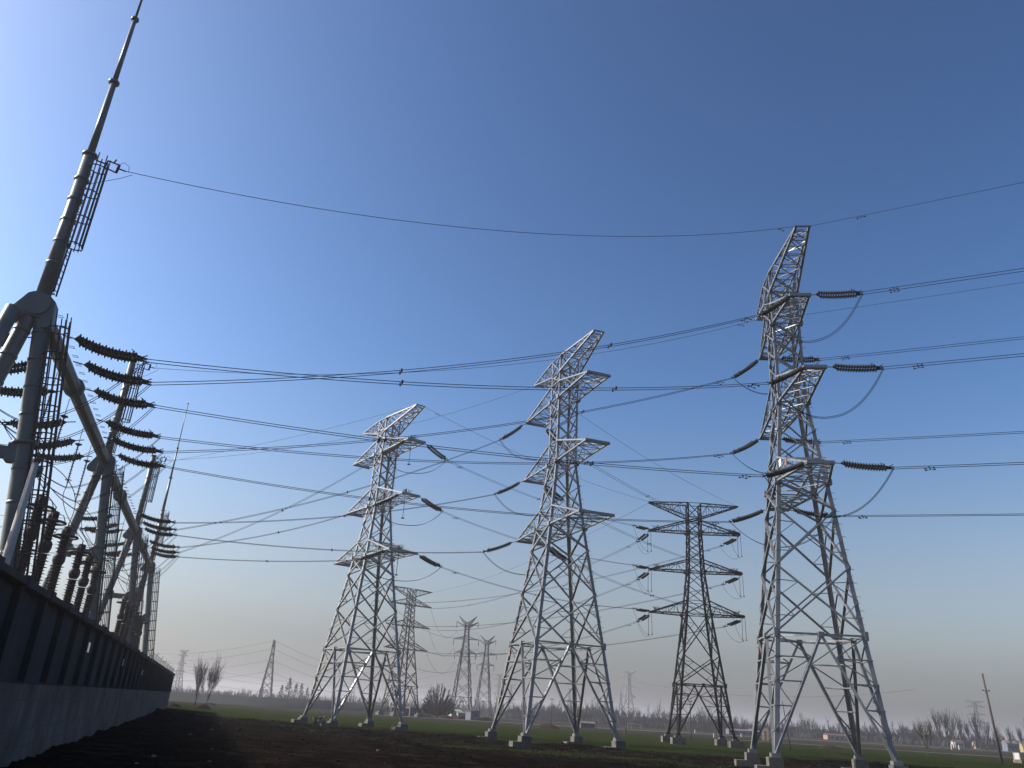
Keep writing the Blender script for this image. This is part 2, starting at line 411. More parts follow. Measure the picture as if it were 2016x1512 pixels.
LVD = {'foot': (1.07, 0), 'waist': (7.48, 3.0), 'n2': (11.24, 2.45), 'z3b': (16.86, 1.8), 'z3t': (18.64, 1.6), 'z2b': (22.86, 1.18), 'z2t': (24.49, 1.1),
       'z1b': (28.58, 1.0), 'z1t': (30.27, 1.0), 'pl': (30.82, 1.0), 'top': (32.9, .99)}
DARM = {'P': dict(Ln=6.6, Lf=6.6, tw=.35, z=32.85), '1': dict(Ln=6.6, Lf=6.6, tw=.5, z=28.6), '2': dict(Ln=6.6, Lf=6.6, tw=.5, z=22.9), '3': dict(Ln=6.6, Lf=6.6, tw=.5, z=16.9)}
TW['D'] = dict(t=Tower(LVD, 3.73, DARM, None, 1.12), loc=(28.3, 114.5, 0), rz=R(-92))
TW['E'] = dict(t=Tower(LVD, 3.73, DARM, None, 1.2), loc=(-24.3, 225, 0), rz=R(-52))
NAME = {'A': 'tallest silver tower', 'B': 'middle silver tower', 'C': 'smallest silver tower', 'D': 'dark pylon', 'E': 'hazy pylon behind the smallest silver tower'}
TL = {'A': 'tallest silver lattice tower with insulators on both sides, beside the leaning utility pole',
      'B': 'middle silver lattice tower with bare near crossarms, between the tallest and smallest silver towers',
      'C': 'smallest silver lattice tower with bird spikes on its near crossarm tips',
      'D': 'dark brown symmetrical lattice pylon standing in the green field behind the tallest tower',
      'E': 'hazy dark lattice pylon standing just behind the smallest silver tower'}
def world(key, p):
    T = TW[key]; cs, sn = math.cos(T['rz']), math.sin(T['rz'])
    return V((T['loc'][0] + p.x * cs - p.y * sn, T['loc'][1] + p.x * sn + p.y * cs, T['loc'][2] + p.z))
def tipw(key, k, far, cn): return world(key, TW[key]['t'].tips(k, far)[cn])
for key, T in TW.items():
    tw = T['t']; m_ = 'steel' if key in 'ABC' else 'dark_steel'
    root = thing('transmission_tower', TL[key], 'transmission tower', T['loc'], T['rz'], 'silver lattice towers' if key in 'ABC' else 'dark lattice pylons')
    sb = tw.body()
    for i in range(4):
        lg = tw.leg(i).build('leg', m_, root)
        f = tw.c(tw.lv['foot'][0], i); z0 = -T['loc'][2]; top = f.z
        fb = MB().box((f.x, f.y, z0 + (top - z0) / 2 - .1), (.86, .86, top - z0 + .2))
        if key in 'ABC': fb.box((f.x - .55, f.y, z0 + .1), (1.2, .9, .62 if i in (0, 3) else .5))
        else: fb.box((f.x, f.y, z0 + .35), (1.7, 1.7, .9))
        fb.build('footing', 'footing', root)
    for k, far, mb in tw.all_arms():
        ob = mb.build('crossarm', m_, root)
        if (key == 'C' and not far) or key == 'D':
            sp = MB(); tp = tw.tips(k, far); c0 = (tp[0] + tp[1]) / 2 + V((0, (-.9 if far else .9), .12))
            for q in range(26):
                a = random.uniform(-1, 1); b_ = random.uniform(-1, 1); sp.bar(c0, c0 + V((a * .55, b_ * .55, .75 - .2 * abs(a))), .022)
            sp.build('bird_spikes', 'fitting', ob)
    for far, mb in tw.all_peaks(): mb.build('earth_wire_peak', m_, root)
    # climbing step bolts on one leg, part of the body
    i = 1
    z = 9.0
    while z < tw.prof[-1][0] - 1:
        p = tw.c(z, i); sb.bar(p, p + V((.26, 0, 0) if int(z * 2) % 2 else (0, -.26, 0)), .03); z += .45
    sb.build('body', m_, root)
    if key in 'AB':
        p = L3(tw.c(9.2, 0), tw.c(9.2, 3), .12); pl = MB().box(tw.c(8.0, 3) + V((-.06, -.3, -.45)), (.04, .4, .5)).build('number_plate', 'red', root)
        p = tw.c(19.6, 0)
    if key == 'A':
        for q, mm in ((.18, 'plate'), (.5, 'red')):
            p0 = L3(V((-tw.w(19.9), -tw.w(19.9), 20.1)), tw.tips('3', 0)[0], q * .6); MB().box(p0 + V((0, 0, .05)), (.05, .55, .5)).build('sign_plate', mm, root)

# ------------------------------------------------------------------ insulator strings
def disc_mesh(n=18, L=2.5, r1=.14, r2=.11, sag=.07, name='disc_string', m='glass_ins', core=.10):
    b_ = MB(); seg = 10; rings = []
    def sagz(x): u = x / L; return -sag * 4 * u * (1 - u)
    p = L / n
    for i in range(n):
        x = i * p; ro = r1 if i % 2 == 0 else r2
        rings += [(x, core), (x + p * .22, core), (x + p * .36, ro * .93), (x + p * .56, ro), (x + p * .74, core * 1.1)]
    rings.append((L, .03))
    for x, rr in rings:
        for k in range(seg):
            a = 2 * PI * k / seg; b_.v.append((x, rr * math.cos(a), sagz(x) + rr * math.sin(a)))
    for i in range(len(rings) - 1):
        for k in range(seg):
            k2 = (k + 1) % seg; b_.f.append((i * seg + k, i * seg + k2, (i + 1) * seg + k2, (i + 1) * seg + k))
    b_.f.append(tuple(range(seg))[::-1]); n0 = (len(rings) - 1) * seg; b_.f.append(tuple(range(n0, n0 + seg)))
    return b_.mesh(name, m)
ME_T = disc_mesh(15, 2.55, .175, .17, core=.075); ME_G = disc_mesh(18, 2.55, .21, .15, .16, m='porcelain'); ME_V = disc_mesh(22, 2.3, .085, .06, 0, m='porcelain', core=.03); ME_S = disc_mesh(14, 2.0, .17, .17, .03, m='porcelain')
def fit_mesh(L, off):
    b_ = MB(); x1 = L
    b_.tube([(0, 0, 0), (.45, 0, 0)], .03, 6)
    for x, d in ((.45, 1),):
        b_.prism([(x, 0, -.025), (x + .18, -.34, -.025), (x + .26, -.34, -.025), (x + .26, .34, -.025), (x + .18, .34, -.025)], (0, 0, .05))
    return b_.mesh('yoke_plate', 'fitting')
ME_Y1 = fit_mesh(3.65, 0)
b_ = MB(); b_.prism([(3.2, -.34, -.025), (3.42, -.3, -.025), (3.48, 0, -.025), (3.42, .3, -.025), (3.2, .34, -.025)], (0, 0, .05))
for s_ in (-1, 1):
    b_.tube([(3.4, s_ * .2, 0), (3.65, s_ * .2, 0)], .045, 6); b_.bar((3.42, s_ * .2, .02), (3.62, s_ * .2, .18), .04); b_.tube([(3.15, s_ * .25, .02), (3.05, s_ * .32, .14), (2.9, s_ * .34, .2)], .02, 5)
ME_Y2 = b_.mesh('clamp_yoke', 'fitting')
def basis(P, Q):
    x = (Q - P).normalized(); y = V((0, 0, 1)).cross(x).normalized(); z = x.cross(y)
    return Matrix(((x.x, y.x, z.x, P.x), (x.y, y.y, z.y, P.y), (x.z, y.z, z.z, P.z), (0, 0, 0, 1)))
def string(P, Q, label, group, me, double=True, name='insulator_string'):
    """tension insulator string 3.65 m long from its hook P towards Q"""
    r = thing(name, label, 'insulator', (0, 0, 0), 0, group); r.matrix_world = basis(P, Q)
    for s_ in ((-.3, .3) if double else (0,)): linked('disc_string', me, r, Matrix.Translation((.68, s_, 0)))
    linked('yoke_plate', ME_Y1, r); linked('clamp_yoke', ME_Y2, r)
    return P + (Q - P).normalized() * 3.65
def horiz(A, B): d = (B - A); d.z = 0; return d.normalized()

# ------------------------------------------------------------------ conductors
def para(A, B, sag, n=28, p=2.0):
    out = []
    for i in range(n + 1):
        u = i / n; q = L3(A, B, u); q.z -= sag * (1 - abs(2 * u - 1) ** p); out.append(q)
    return out
def conductor(A, B, sag, label, group, twin=True, r=.019, damp=(), spac=(), n=30, name='conductor', cat='power line'):
    d = horiz(A, B); s_ = V((-d.y, d.x, 0)) * .2; pts = para(A, B, sag, n)
    root = thing(name, label, cat, A, 0, group)
    for q in ((-1, 1) if twin else (0,)):
        MB().tube([p + s_ * q - A for p in pts], r, 5).build('wire', 'wire', root)
    at_ = lambda u: pts[min(n, max(0, round(u * n)))] if False else L3(A, B, u) - V((0, 0, sag * 4 * u * (1 - u)))
    Lh = (B - A).length
    for u in spac:
        p = at_(u) - A; MB().bar(p - s_ * 1.05, p + s_ * 1.05, .05, .07).bar(p - s_ - V((0, 0, .09)), p - s_ + V((0, 0, .09)), .09).bar(p + s_ - V((0, 0, .09)), p + s_ + V((0, 0, .09)), .09).build('spacer', 'fitting', root)
    for dist in damp:
        for q in ((-1, 1) if twin else (0,)):
            u = (dist if dist > 0 else Lh + dist) / Lh; p = at_(u) - A + s_ * q
            m = MB().bar(p, p - V((0, 0, .12)), .05)
            m.tube([p - d * .3 - V((0, 0, .13)), p + d * .3 - V((0, 0, .13))], .014, 5)
            for e in (-1, 1): m.tube([p + d * e * .3 - V((0, 0, .13)), p + d * e * .17 - V((0, 0, .13))], .045, 6)
            m.build('vibration_damper', 'fitting', root)
    return root
def jumper(A, B, sag, label, group, twin=True, p=2.6, r=.02, d=None):
    pts = para(A, B, sag, 26, p); dd = d or horiz(A, B); s_ = V((-dd.y, dd.x, 0)) * .12
    root = thing('jumper_cable', label, 'cable', A, 0, group)
    for q in ((-1, 1) if twin else (0,)):
        MB().tube([x + s_ * q - A for x in pts], r, 5).build('wire', 'wire', root)
    return root
LVN = {'1': 'top', '2': 'middle', '3': 'bottom'}; NF = ('near', 'far')
GZ, GOFF = 16.9, -3.95
GAL = {1: -2.24, 2: .97, 3: 4.87, 4: 10.1, 5: 13.8, 6: 17.7, 7: 37.3, 8: 41.2, 9: 44.5, 10: 51.4, 11: 55.5, 12: 59.0}
LINES = [(2, 'A', '1', 0, 1.14), (1, 'A', '2', 0, .85), (3, 'A', '3', 0, .54), (5, 'A', '1', 1, 1.39), (4, 'A', '2', 1, 1.22), (6, 'A', '3', 1, .99),
         (8, 'B', '1', 1, 1.06), (7, 'B', '2', 1, .82), (9, 'B', '3', 1, .6), (11, 'C', '1', 0, .9), (10, 'C', '2', 0, .7), (12, 'C', '3', 0, .3)]
GEND = {}; GIN = {}; TEND = {}
for gi, k, lv, far, sag in LINES:
    A = gp(GAL[gi], GOFF, GZ); B = tipw(k, lv, far, 0); d = horiz(A, B)
    nm = f"{NAME[k]}'s {LVN[lv]} {NF[far]} arm"
    qa = string(A, A + d * 3.5 - V((0, 0, .42)), f'double insulator string on gantry beam feeding {nm}', 'line insulator strings on the gantry beam', ME_G)
    drop = {'1': -2.5, '2': -1.85, '3': -1.25}[lv]
    qb = string(B, B - d * 3.0 + V((0, 0, drop)), f'dark double insulator string on the {nm}, gantry side', 'insulator strings on silver towers', ME_T)
    conductor(qa, qb, sag, f'twin conductor sagging from the gantry to the {nm}', 'conductors between gantry and towers', True, .021, (-1.4,) if k == 'A' else (), (.33, .68) if k == 'A' else (.5,))
    GEND[gi] = qa; GIN[gi] = nm; TEND[(k, lv, far)] = qb
# outgoing lines of the tallest tower, passing above the photographer's right
R1 = V((.821, -.571, 0)).normalized()
for lv in '123':
    for far in (0, 1):
        B = tipw('A', lv, far, 1); nm = f"{NAME['A']}'s {LVN[lv]} {NF[far]} arm"
        q = string(B, B + R1 * 3.6 - V((0, 0, .8)), f'dark double insulator string on the {nm}, outgoing side', 'insulator strings on silver towers', ME_T)
        E = q + R1 * 230
        conductor(q, E, 5.0 if lv != '3' else 4.4, f'twin conductor leaving the {nm} away from the gantry', 'outgoing conductors of the tallest tower', True, .021, (2.0,), n=60)
        jumper(q, TEND[('A', lv, far)], 2.9 if not far else 2.2, f'slack twin jumper looping under the {nm}', 'jumper loops on towers', True, 2.2, d=R1)
# lines from the middle and smallest silver towers to the dark pylon
DIR_E = V((-.42, .9, 0)).normalized()
for k, far, side in (('B', 1, 1), ('C', 0, 0)):
    for lv in '123':
        B = tipw(k, lv, far, 1); E = tipw('D', lv, side, 1 if side else 1)
        # far arms of the dark pylon (local +y) point to the photo's right
        E = tipw('D', lv, 1 if side else 0, 1); d = horiz(B, E); nm = f"{NAME[k]}'s {LVN[lv]} {NF[far]} arm"
        q = string(B, B + d * 3.1 - V((0, 0, {'1': 1.25, '2': 1.0, '3': .85}[lv])), f'dark double insulator string on the {nm}, pylon side', 'insulator strings on silver towers', ME_T)
        wh = 'outer' if side else 'inner'
        q2 = string(E, E - d * 3.3 - V((0, 0, .05)), f"short insulator string on the dark pylon's {LVN[lv]} {wh} arm, line from the {NAME[k]}", 'insulator strings on the dark pylon', ME_S, True)
        conductor(q, q2, .9, f'twin conductor from the {nm} down to the dark pylon', 'conductors from silver towers to the dark pylon', True, .02, (2,), (.45,))
        jumper(q, TEND[(k, lv, far)], 1.9, f'slack twin jumper looping under the {nm}', 'jumper loops on towers', True, 2.6)
        if k == 'C':
            tp = tipw(k, lv, far, 1) * .5 + tipw(k, lv, far, 0) * .5; ins = world(k, V((.2, -6.2, {'1': 31.6, '2': 25.1, '3': 18.6}[lv])))
            r_ = thing('suspension_insulator', f'thin rod insulator hanging under the {nm} holding its jumper', 'insulator', ins, 0, 'rod insulators holding jumpers')
            MB().tube([(0, 0, 0), (0, 0, -2.3)], .035, 6).build('rod', 'porcelain', r_); MB().tube([(0, 0, -2.25), (0, 0, -2.33)], .2, 10).build('weight', 'fitting', r_)
        # onward line to the hazy pylon
        P0 = tipw('D', lv, 1 if side else 0, 0 if side else 0); E2 = tipw('E', lv, 1 if not side else 0, 0); d2 = horiz(P0, E2)
        q3 = string(P0 - V((0, 0, .25)), P0 + d2 * 3.3 - V((0, 0, 1.0)), f"short insulator string on the dark pylon's {LVN[lv]} {wh} arm, onward line to the hazy pylon", 'insulator strings on the dark pylon', ME_S, True)
        conductor(q3, E2 - d2 * 2 - V((0, 0, .3)), 2.6, f"hazy twin conductor from the dark pylon's {LVN[lv]} {wh} arm to the hazy pylon", 'conductors beyond the dark pylon', True, .024, (2.5,), (.4, .7))
        c0 = (E + P0) / 2
        for e in (-1, 1):
            pin = c0 + V((e * .22, 0, -.15)); r_ = thing('suspension_insulator', f"one of two thin rods hanging from the dark pylon's {LVN[lv]} {wh} arm tip", 'insulator', pin, 0, f'jumper rods on the dark pylon, {LVN[lv]} {wh} arm')
            MB().tube([(0, 0, 0), (e * .04, 0, -2.9)], .03, 5).build('rod', 'porcelain', r_); MB().box((e * .04, 0, -2.95), (.16, .16, .12)).build('clamp', 'fitting', r_)
        lowp = c0 - V((0, 0, 3.2))
        for a_, nm2 in ((q2, 'incoming'), (q3, 'onward')): jumper(a_, lowp, .9, f"thin jumper joining the {nm2} line under the dark pylon's {LVN[lv]} {wh} arm", 'jumpers under the dark pylon arms', False, 2.0, .02)

# ------------------------------------------------------------------ boundary wall of the substation
wl = thing('boundary_wall', 'long dark concrete panel wall on a pale retaining base round the substation', 'wall', gp(0, 0))
def wp(al, off, z): return gp(al, off, z) - gp(0, 0)
AL0, AL1 = -47, 99.5; ZM, ZT = 2.38, 4.72
def wbox(a0, a1, o0, o1, z0, z1):
    m = MB(); return m.prism([wp(a0, o0, z0), wp(a1, o0, z0), wp(a1, o1, z0), wp(a0, o1, z0)], (0, 0, z1 - z0))
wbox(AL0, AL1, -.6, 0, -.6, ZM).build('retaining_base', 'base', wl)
wbox(AL1 - .4, AL1, -60, -.6, -.6, ZM).build('retaining_base', 'base', wl)
seam = MB()
for zz in (.55, 1.05, 1.9): seam.prism([wp(AL0, .004, zz), wp(AL1, .004, zz), wp(AL1, -.05, zz), wp(AL0, -.05, zz)], (0, 0, .045))
a = AL0; q = 0
while a < AL1 - 1:
    z0 = random.uniform(-.2, .8); seam.prism([wp(a, .004, z0), wp(a + .09, .004, z0), wp(a + .09, -.05, z0), wp(a, -.05, z0)], (0, 0, ZM - .15 - z0)); a += random.uniform(2.2, 3.4)
a = -6
while a < 80:
    if random.random() < .75: seam.prism([wp(a, .005, .95), wp(a + .13, .005, .95), wp(a + .13, -.05, .95), wp(a, -.05, .95)], (0, 0, random.uniform(.12, .26)))
    a += 1.75
seam.build('joint_lines', 'rubber', wl)
pa = []; a = -15.1 - 3.55 * 9
while a < AL1: pa.append(a); a += 3.55
for p0, p1 in zip(pa, pa[1:] + [AL1]):
    hi = min(p1, AL1)
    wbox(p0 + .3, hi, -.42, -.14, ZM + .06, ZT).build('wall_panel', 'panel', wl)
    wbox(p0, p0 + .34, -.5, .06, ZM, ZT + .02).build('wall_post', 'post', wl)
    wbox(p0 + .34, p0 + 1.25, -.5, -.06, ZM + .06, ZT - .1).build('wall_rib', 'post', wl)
wbox(AL1 - .3, AL1, -60, -.5, ZM, ZT).build('wall_panel', 'panel', wl)
cp = MB(); 
for p0, p1 in zip(pa, pa[1:] + [AL1]):
    mid_ = (p0 + p1) / 2; m_ = wbox(p0 + .01, p1 - .01, -.58, .16, ZT + .025, ZT + .2); n = len(cp.v); cp.v += m_.v; cp.f += [tuple(i + n for i in f) for f in m_.f]
    m_ = wbox(p0 - .12, p0 + .46, -.62, .2, ZT - .02, ZT + .27); n = len(cp.v); cp.v += m_.v; cp.f += [tuple(i + n for i in f) for f in m_.f]
cp.build('coping', 'post', wl)
wbox(AL0, AL1, -.42, .03, ZM + .005, ZM + .055).build('ledge', 'post', wl)
for i, (al, z, nm) in enumerate(((0.0, 3.95, 'closest'), (16.45, 3.88, 'middle'), (33.67, 3.7, 'farthest'))):
    o = wbox(al, al + .55, -.02, .0, z - .2, z + .2).build('warning_plate', 'plate'); o.location = gp(0, 0)
    tag(o, f'small bright plate on the dark wall panels, {nm} of three along the wall', 'sign', 'plates on the boundary wall')
fe = thing('electric_fence', 'thin wire fence on slender stakes along the top of the far wall', 'fence', gp(55, -.2, ZT + .2))
fs = MB(); fw = MB()
for i in range(32):
    al = 41 + i * 1.85
    if al > 99: break
    b0 = gp(al, -.2, ZT + .18) - gp(55, -.2, ZT + .2); MB().tube([b0, b0 + NW * .12 + V((0, 0, .75 + .3 * (i % 5 == 0)))], .022, 5).build('stake', 'cage', fe)
for k in range(4):
    z = .2 + k * .17; fw.tube([gp(41, -.16 + .02 * k, ZT + .2 + z) - gp(55, -.2, ZT + .2), gp(99, -.16 + .02 * k, ZT + .2 + z) - gp(55, -.2, ZT + .2)], .006, 4)
fw.build('fence_wires', 'wire', fe)
yard = MB(); yard.prism([gp(AL0, -60, 1.9), gp(AL1 - .5, -60, 1.9), gp(AL1 - .5, -.61, 1.9), gp(AL0, -.61, 1.9)], (0, 0, .1))
o = struct(yard.build('ground_platform', 'soil')); o['label'] = 'raised ground of the substation behind the wall'

# ------------------------------------------------------------------ gantry
G0 = gp(0, -4.45, 2.0)
gr = thing('substation_gantry', 'grey tubular substation gantry with A frames, ground wire posts and a long beam', 'gantry', G0)
def gl(al, off, z): return gp(al, off, z) - G0
ZB = 16.9; OC = -4.45
def ladder_cage(root, p0, p1, out, hoops=True, r=.40, gap=.10, nbar=9):
    """ladder from p0 up to p1 standing off the pole in direction out, with a round safety cage"""
    p0 = V(p0); p1 = V(p1); ax = (p1 - p0).normalized(); out = V(out); out = (out - ax * out.dot(ax)).normalized(); sd_ = ax.cross(out); Ln = (p1 - p0).length
    l = MB()
    for s_ in (-.2, .2): l.bar(p0 + out * gap + sd_ * s_, p1 + out * gap + sd_ * s_, .05)
    n = int(Ln / .32)
    for i in range(n): q = p0 + ax * (i + .5) * .32 + out * gap; l.bar(q - sd_ * .2, q + sd_ * .2, .025)
    for i in range(int(Ln / 1.9) + 1): q = p0 + ax * min(Ln, i * 1.9); l.bar(q, q + out * gap, .06)
    lo = l.build('ladder', 'cage', root)
    if hoops:
        c_ = MB(); nh = int(Ln / 1.08) + 1
        for i in range(nh):
            q = p0 + ax * (Ln - i * Ln / max(1, nh - 1)) + out * (gap + r * .75)
            c_.torus(q, r * 1.05, .03, ax, 18, 5)
        for k in range(nbar):
            an = -1.9 + 3.8 * k / (nbar - 1); d = out * math.cos(an) + sd_ * math.sin(an); q = out * (gap + r * .75) + d * r * 1.05
            c_.bar(p0 + q - ax * .1, p1 + q + ax * (.35 + .3 * (k % 2)), .035)
        c_.build('safety_cage', 'cage', root)
def flange(m, p, ax, r): ax = V(ax).normalized(); m.tube([V(p) - ax * .06, V(p) + ax * .06], r, 14)
FR = [-4.9, 19.95, 46.5, 70.2]
for fi, al in enumerate(FR):
    apex = gl(al, OC, ZB)
    for s_ in (-1, 1):
        b0 = gl(al, OC + s_ * (.2 + .142 * (ZB - 2)), 2.0); t0 = gl(al, OC + s_ * .22, ZB - .3)
        c_ = MB().tube([b0, t0], [.35, .30], 16, False)
        for u in (.62,): flange(c_, L3(b0, t0, u), t0 - b0, .47)
        flange(c_, L3(b0, t0, .94), t0 - b0, .33)
        for u in (.2, .33, .46, .55, .7, .78, .86): flange(c_, L3(b0, t0, u), (t0 - b0), .335)
        lg = c_.build('column', 'gantry', gr, True)
        if s_ > 0: ladder_cage(lg, L3(b0, t0, .1) + NW * .26, L3(b0, t0, .955) + NW * .26, NW * 1 - DW * .25)
    if fi in (0, 3):
        e = -1 if fi == 0 else 1
        b0 = gl(al + e * 5.4, OC - 1.2, 2.0); t0 = gl(al + e * .5, OC - (.75 if fi == 0 else .3), ZB - (.5 if fi == 0 else 1.2))
        MB().tube([b0, t0], [.33, .29], 16, False).build('brace_leg', 'gantry', gr, True)
    z = 10.6; o_ = .2 + .142 * (ZB - z)
    st = MB().box(gl(al, OC, z), (o_ * 2, .34, .46), math.atan2(NW.y, NW.x))
    for s_ in (-1, 1): st.box(gl(al, OC + s_ * (o_ - .28), z), (.55, .5, .72), math.atan2(NW.y, NW.x))
    st.build('cross_strut', 'gantry', gr)
    # gusset head
    hd = MB(); pg = [(-1.0, -.72), (-.95, -.45), (-.45, .42), (-.2, .55), (.3, .5), (.62, .2), (.74, -.95), (.4, -1.0), (.25, -.62), (-.3, -.55), (-.55, -.8)]
    hd.prism([gl(al - .35, OC + u, ZB + v) for u, v in pg], DW * .7)
    hd.tube([gl(al - .44, OC - .05, ZB + .0), gl(al - .3, OC - .05, ZB)], .52, 24)
    hd.build('gusset_head', 'gantry', gr)
    # post above
    zt = (24.8, 24.6, 24.7, 23.95)[fi]; r0 = (.30, .27, .27, .25)[fi]
    p = MB().tube([gl(al, OC, ZB + .3), gl(al, OC, zt)], [r0, r0 * .78], 16); flange(p, gl(al, OC, zt), (0, 0, 1), r0 * 1.05)
    for q in range(1, 6): flange(p, gl(al, OC, ZB + 1 + q * 1.1), (0, 0, 1), r0 * 1.02)
    po = p.build('ground_wire_post', 'gantry', gr, True)
    ladder_cage(po, gl(al, OC, 20.0 if fi < 3 else 19.5) + NW * r0 * .65, gl(al, OC, zt - .7) + NW * r0 * .65, NW - DW * .3, True, .35, .08)
    ladder_cage(po, gl(al, OC, 17.6) + NW * r0, gl(al, OC, 20.0 if fi < 3 else 19.5) + NW * r0, NW - DW * .1, False)
    if fi in (0, 3):
        zz = (24.8, 29.1, 33.2, 38.6) if fi == 0 else (23.95, 28.3, 32.4, 38.8); rr = (.17, .12, .06)
        rd = MB()
        for a_, b_, r_ in zip(zz, zz[1:], rr):
            rd.tube([gl(al, OC, a_), gl(al, OC, b_)], [r_, r_ * .8], 10); flange(rd, gl(al, OC, b_), (0, 0, 1), r_ * 1.25 + .03)
        rd.build('lightning_rod', 'gantry', gr, True)
bm_ = MB()
for a0, a1 in zip(FR, FR[1:]):
    mid_ = (a0 + a1) / 2
    bm_.tube([gl(a0 + .36, OC, ZB), gl(a0 + 2, OC, ZB), gl(a1 - 2, OC, ZB), gl(a1 - .36, OC, ZB)], [.33, .37, .37, .33], 8, False)
    flange(bm_, gl(mid_ - 2.5, OC, ZB), DW, .52); flange(bm_, gl(mid_ - 2.7, OC, ZB), DW, .52)
bo = bm_.build('beam', 'gantry', gr)
hk = MB(); a = FR[0] + 1
while a < FR[-1] - 1:
    p = gl(a, OC + .42, ZB + .22); hk.tube([p, p + NW * .26, p + NW * .26 + DW * .22, p + DW * .22], .014, 4); a += 1.15
hk.build('step_loops', 'cage', bo)
# ground wires from the posts
for fi, k, far, sag, off_ in ((0, 'A', 0, 2.0, 0), (1, 'A', 1, 2.3, 0), (2, 'B', 1, 1.7, 0), (2, 'C', 0, .5, 0)):
    A = gp(FR[fi], OC + .3, (24.6, 24.4, 24.5)[fi]); B = tipw(k, 'P', far, 0); d = horiz(A, B); q = A + d * 1.25 - V((0, 0, .12))
    if not (fi == 2 and k == 'C'):
        r_ = thing('wire_clamp', f"small square clamp frame holding the ground wire at the gantry's {('nearest', 'second', 'third')[fi]} post top", 'fitting', (0, 0, 0), 0, 'ground wire clamps'); r_.matrix_world = basis(A, q)
        MB().bar((0, 0, 0), (.45, 0, 0), .05).bar((.45, 0, -.2), (.45, 0, .2), .06).bar((.95, 0, -.25), (.95, 0, .2), .1).bar((.45, 0, .2), (.95, 0, .2), .05).bar((.45, 0, -.2), (.95, 0, -.25), .05).bar((.7, 0, .2), (.75, 0, .42), .05).bar((.95, 0, 0), (1.3, 0, 0), .05).build('frame', 'fitting', r_)
        MB().tube([(.9, 0, .2), (1.1, 0, .42), (1.35, 0, .3), (1.4, 0, 0)], .012, 5).tube([(1.6, 0, -.05), (1.2, 0, -.45), (.3, 0, -1.2), (-.1, 0, -1.5)], .012, 5).build('bonding_wire', 'wire', r_)
    conductor(q, B, sag, f"single earth wire from the gantry's {('nearest', 'second', 'third')[fi]} post to the {NAME[k]}'s {NF[far]} peak", 'earth wires', False, .014 if k != 'A' else .016, (-1.6,) if k == 'A' else (), name='earth_wire', cat='earth wire')
for far in (0, 1):
    B = tipw('A', 'P', far, 1); conductor(B, B + R1 * 230, 4.5, f"single earth wire leaving the tallest silver tower's {NF[far]} peak away from the gantry", 'earth wires', False, .015, (3.5,) if not far else (), name='earth_wire', cat='earth wire', n=60)
conductor(tipw('C', 'P', 0, 1), tipw('D', 'P', 0, 1), 1.0, "single earth wire from the smallest silver tower's near peak to the dark pylon", 'earth wires', False, .018, (2,), name='earth_wire', cat='earth wire')
conductor(tipw('B', 'P', 1, 1), tipw('D', 'P', 1, 1), 1.0, "single earth wire from the middle silver tower's far peak to the dark pylon", 'earth wires', False, .018, (2,), name='earth_wire', cat='earth wire')
conductor(tipw('D', 'P', 0, 0), tipw('E', 'P', 1, 1), 2.0, 'hazy earth wire from the dark pylon peak to the hazy pylon', 'earth wires', False, .02, name='earth_wire', cat='earth wire')

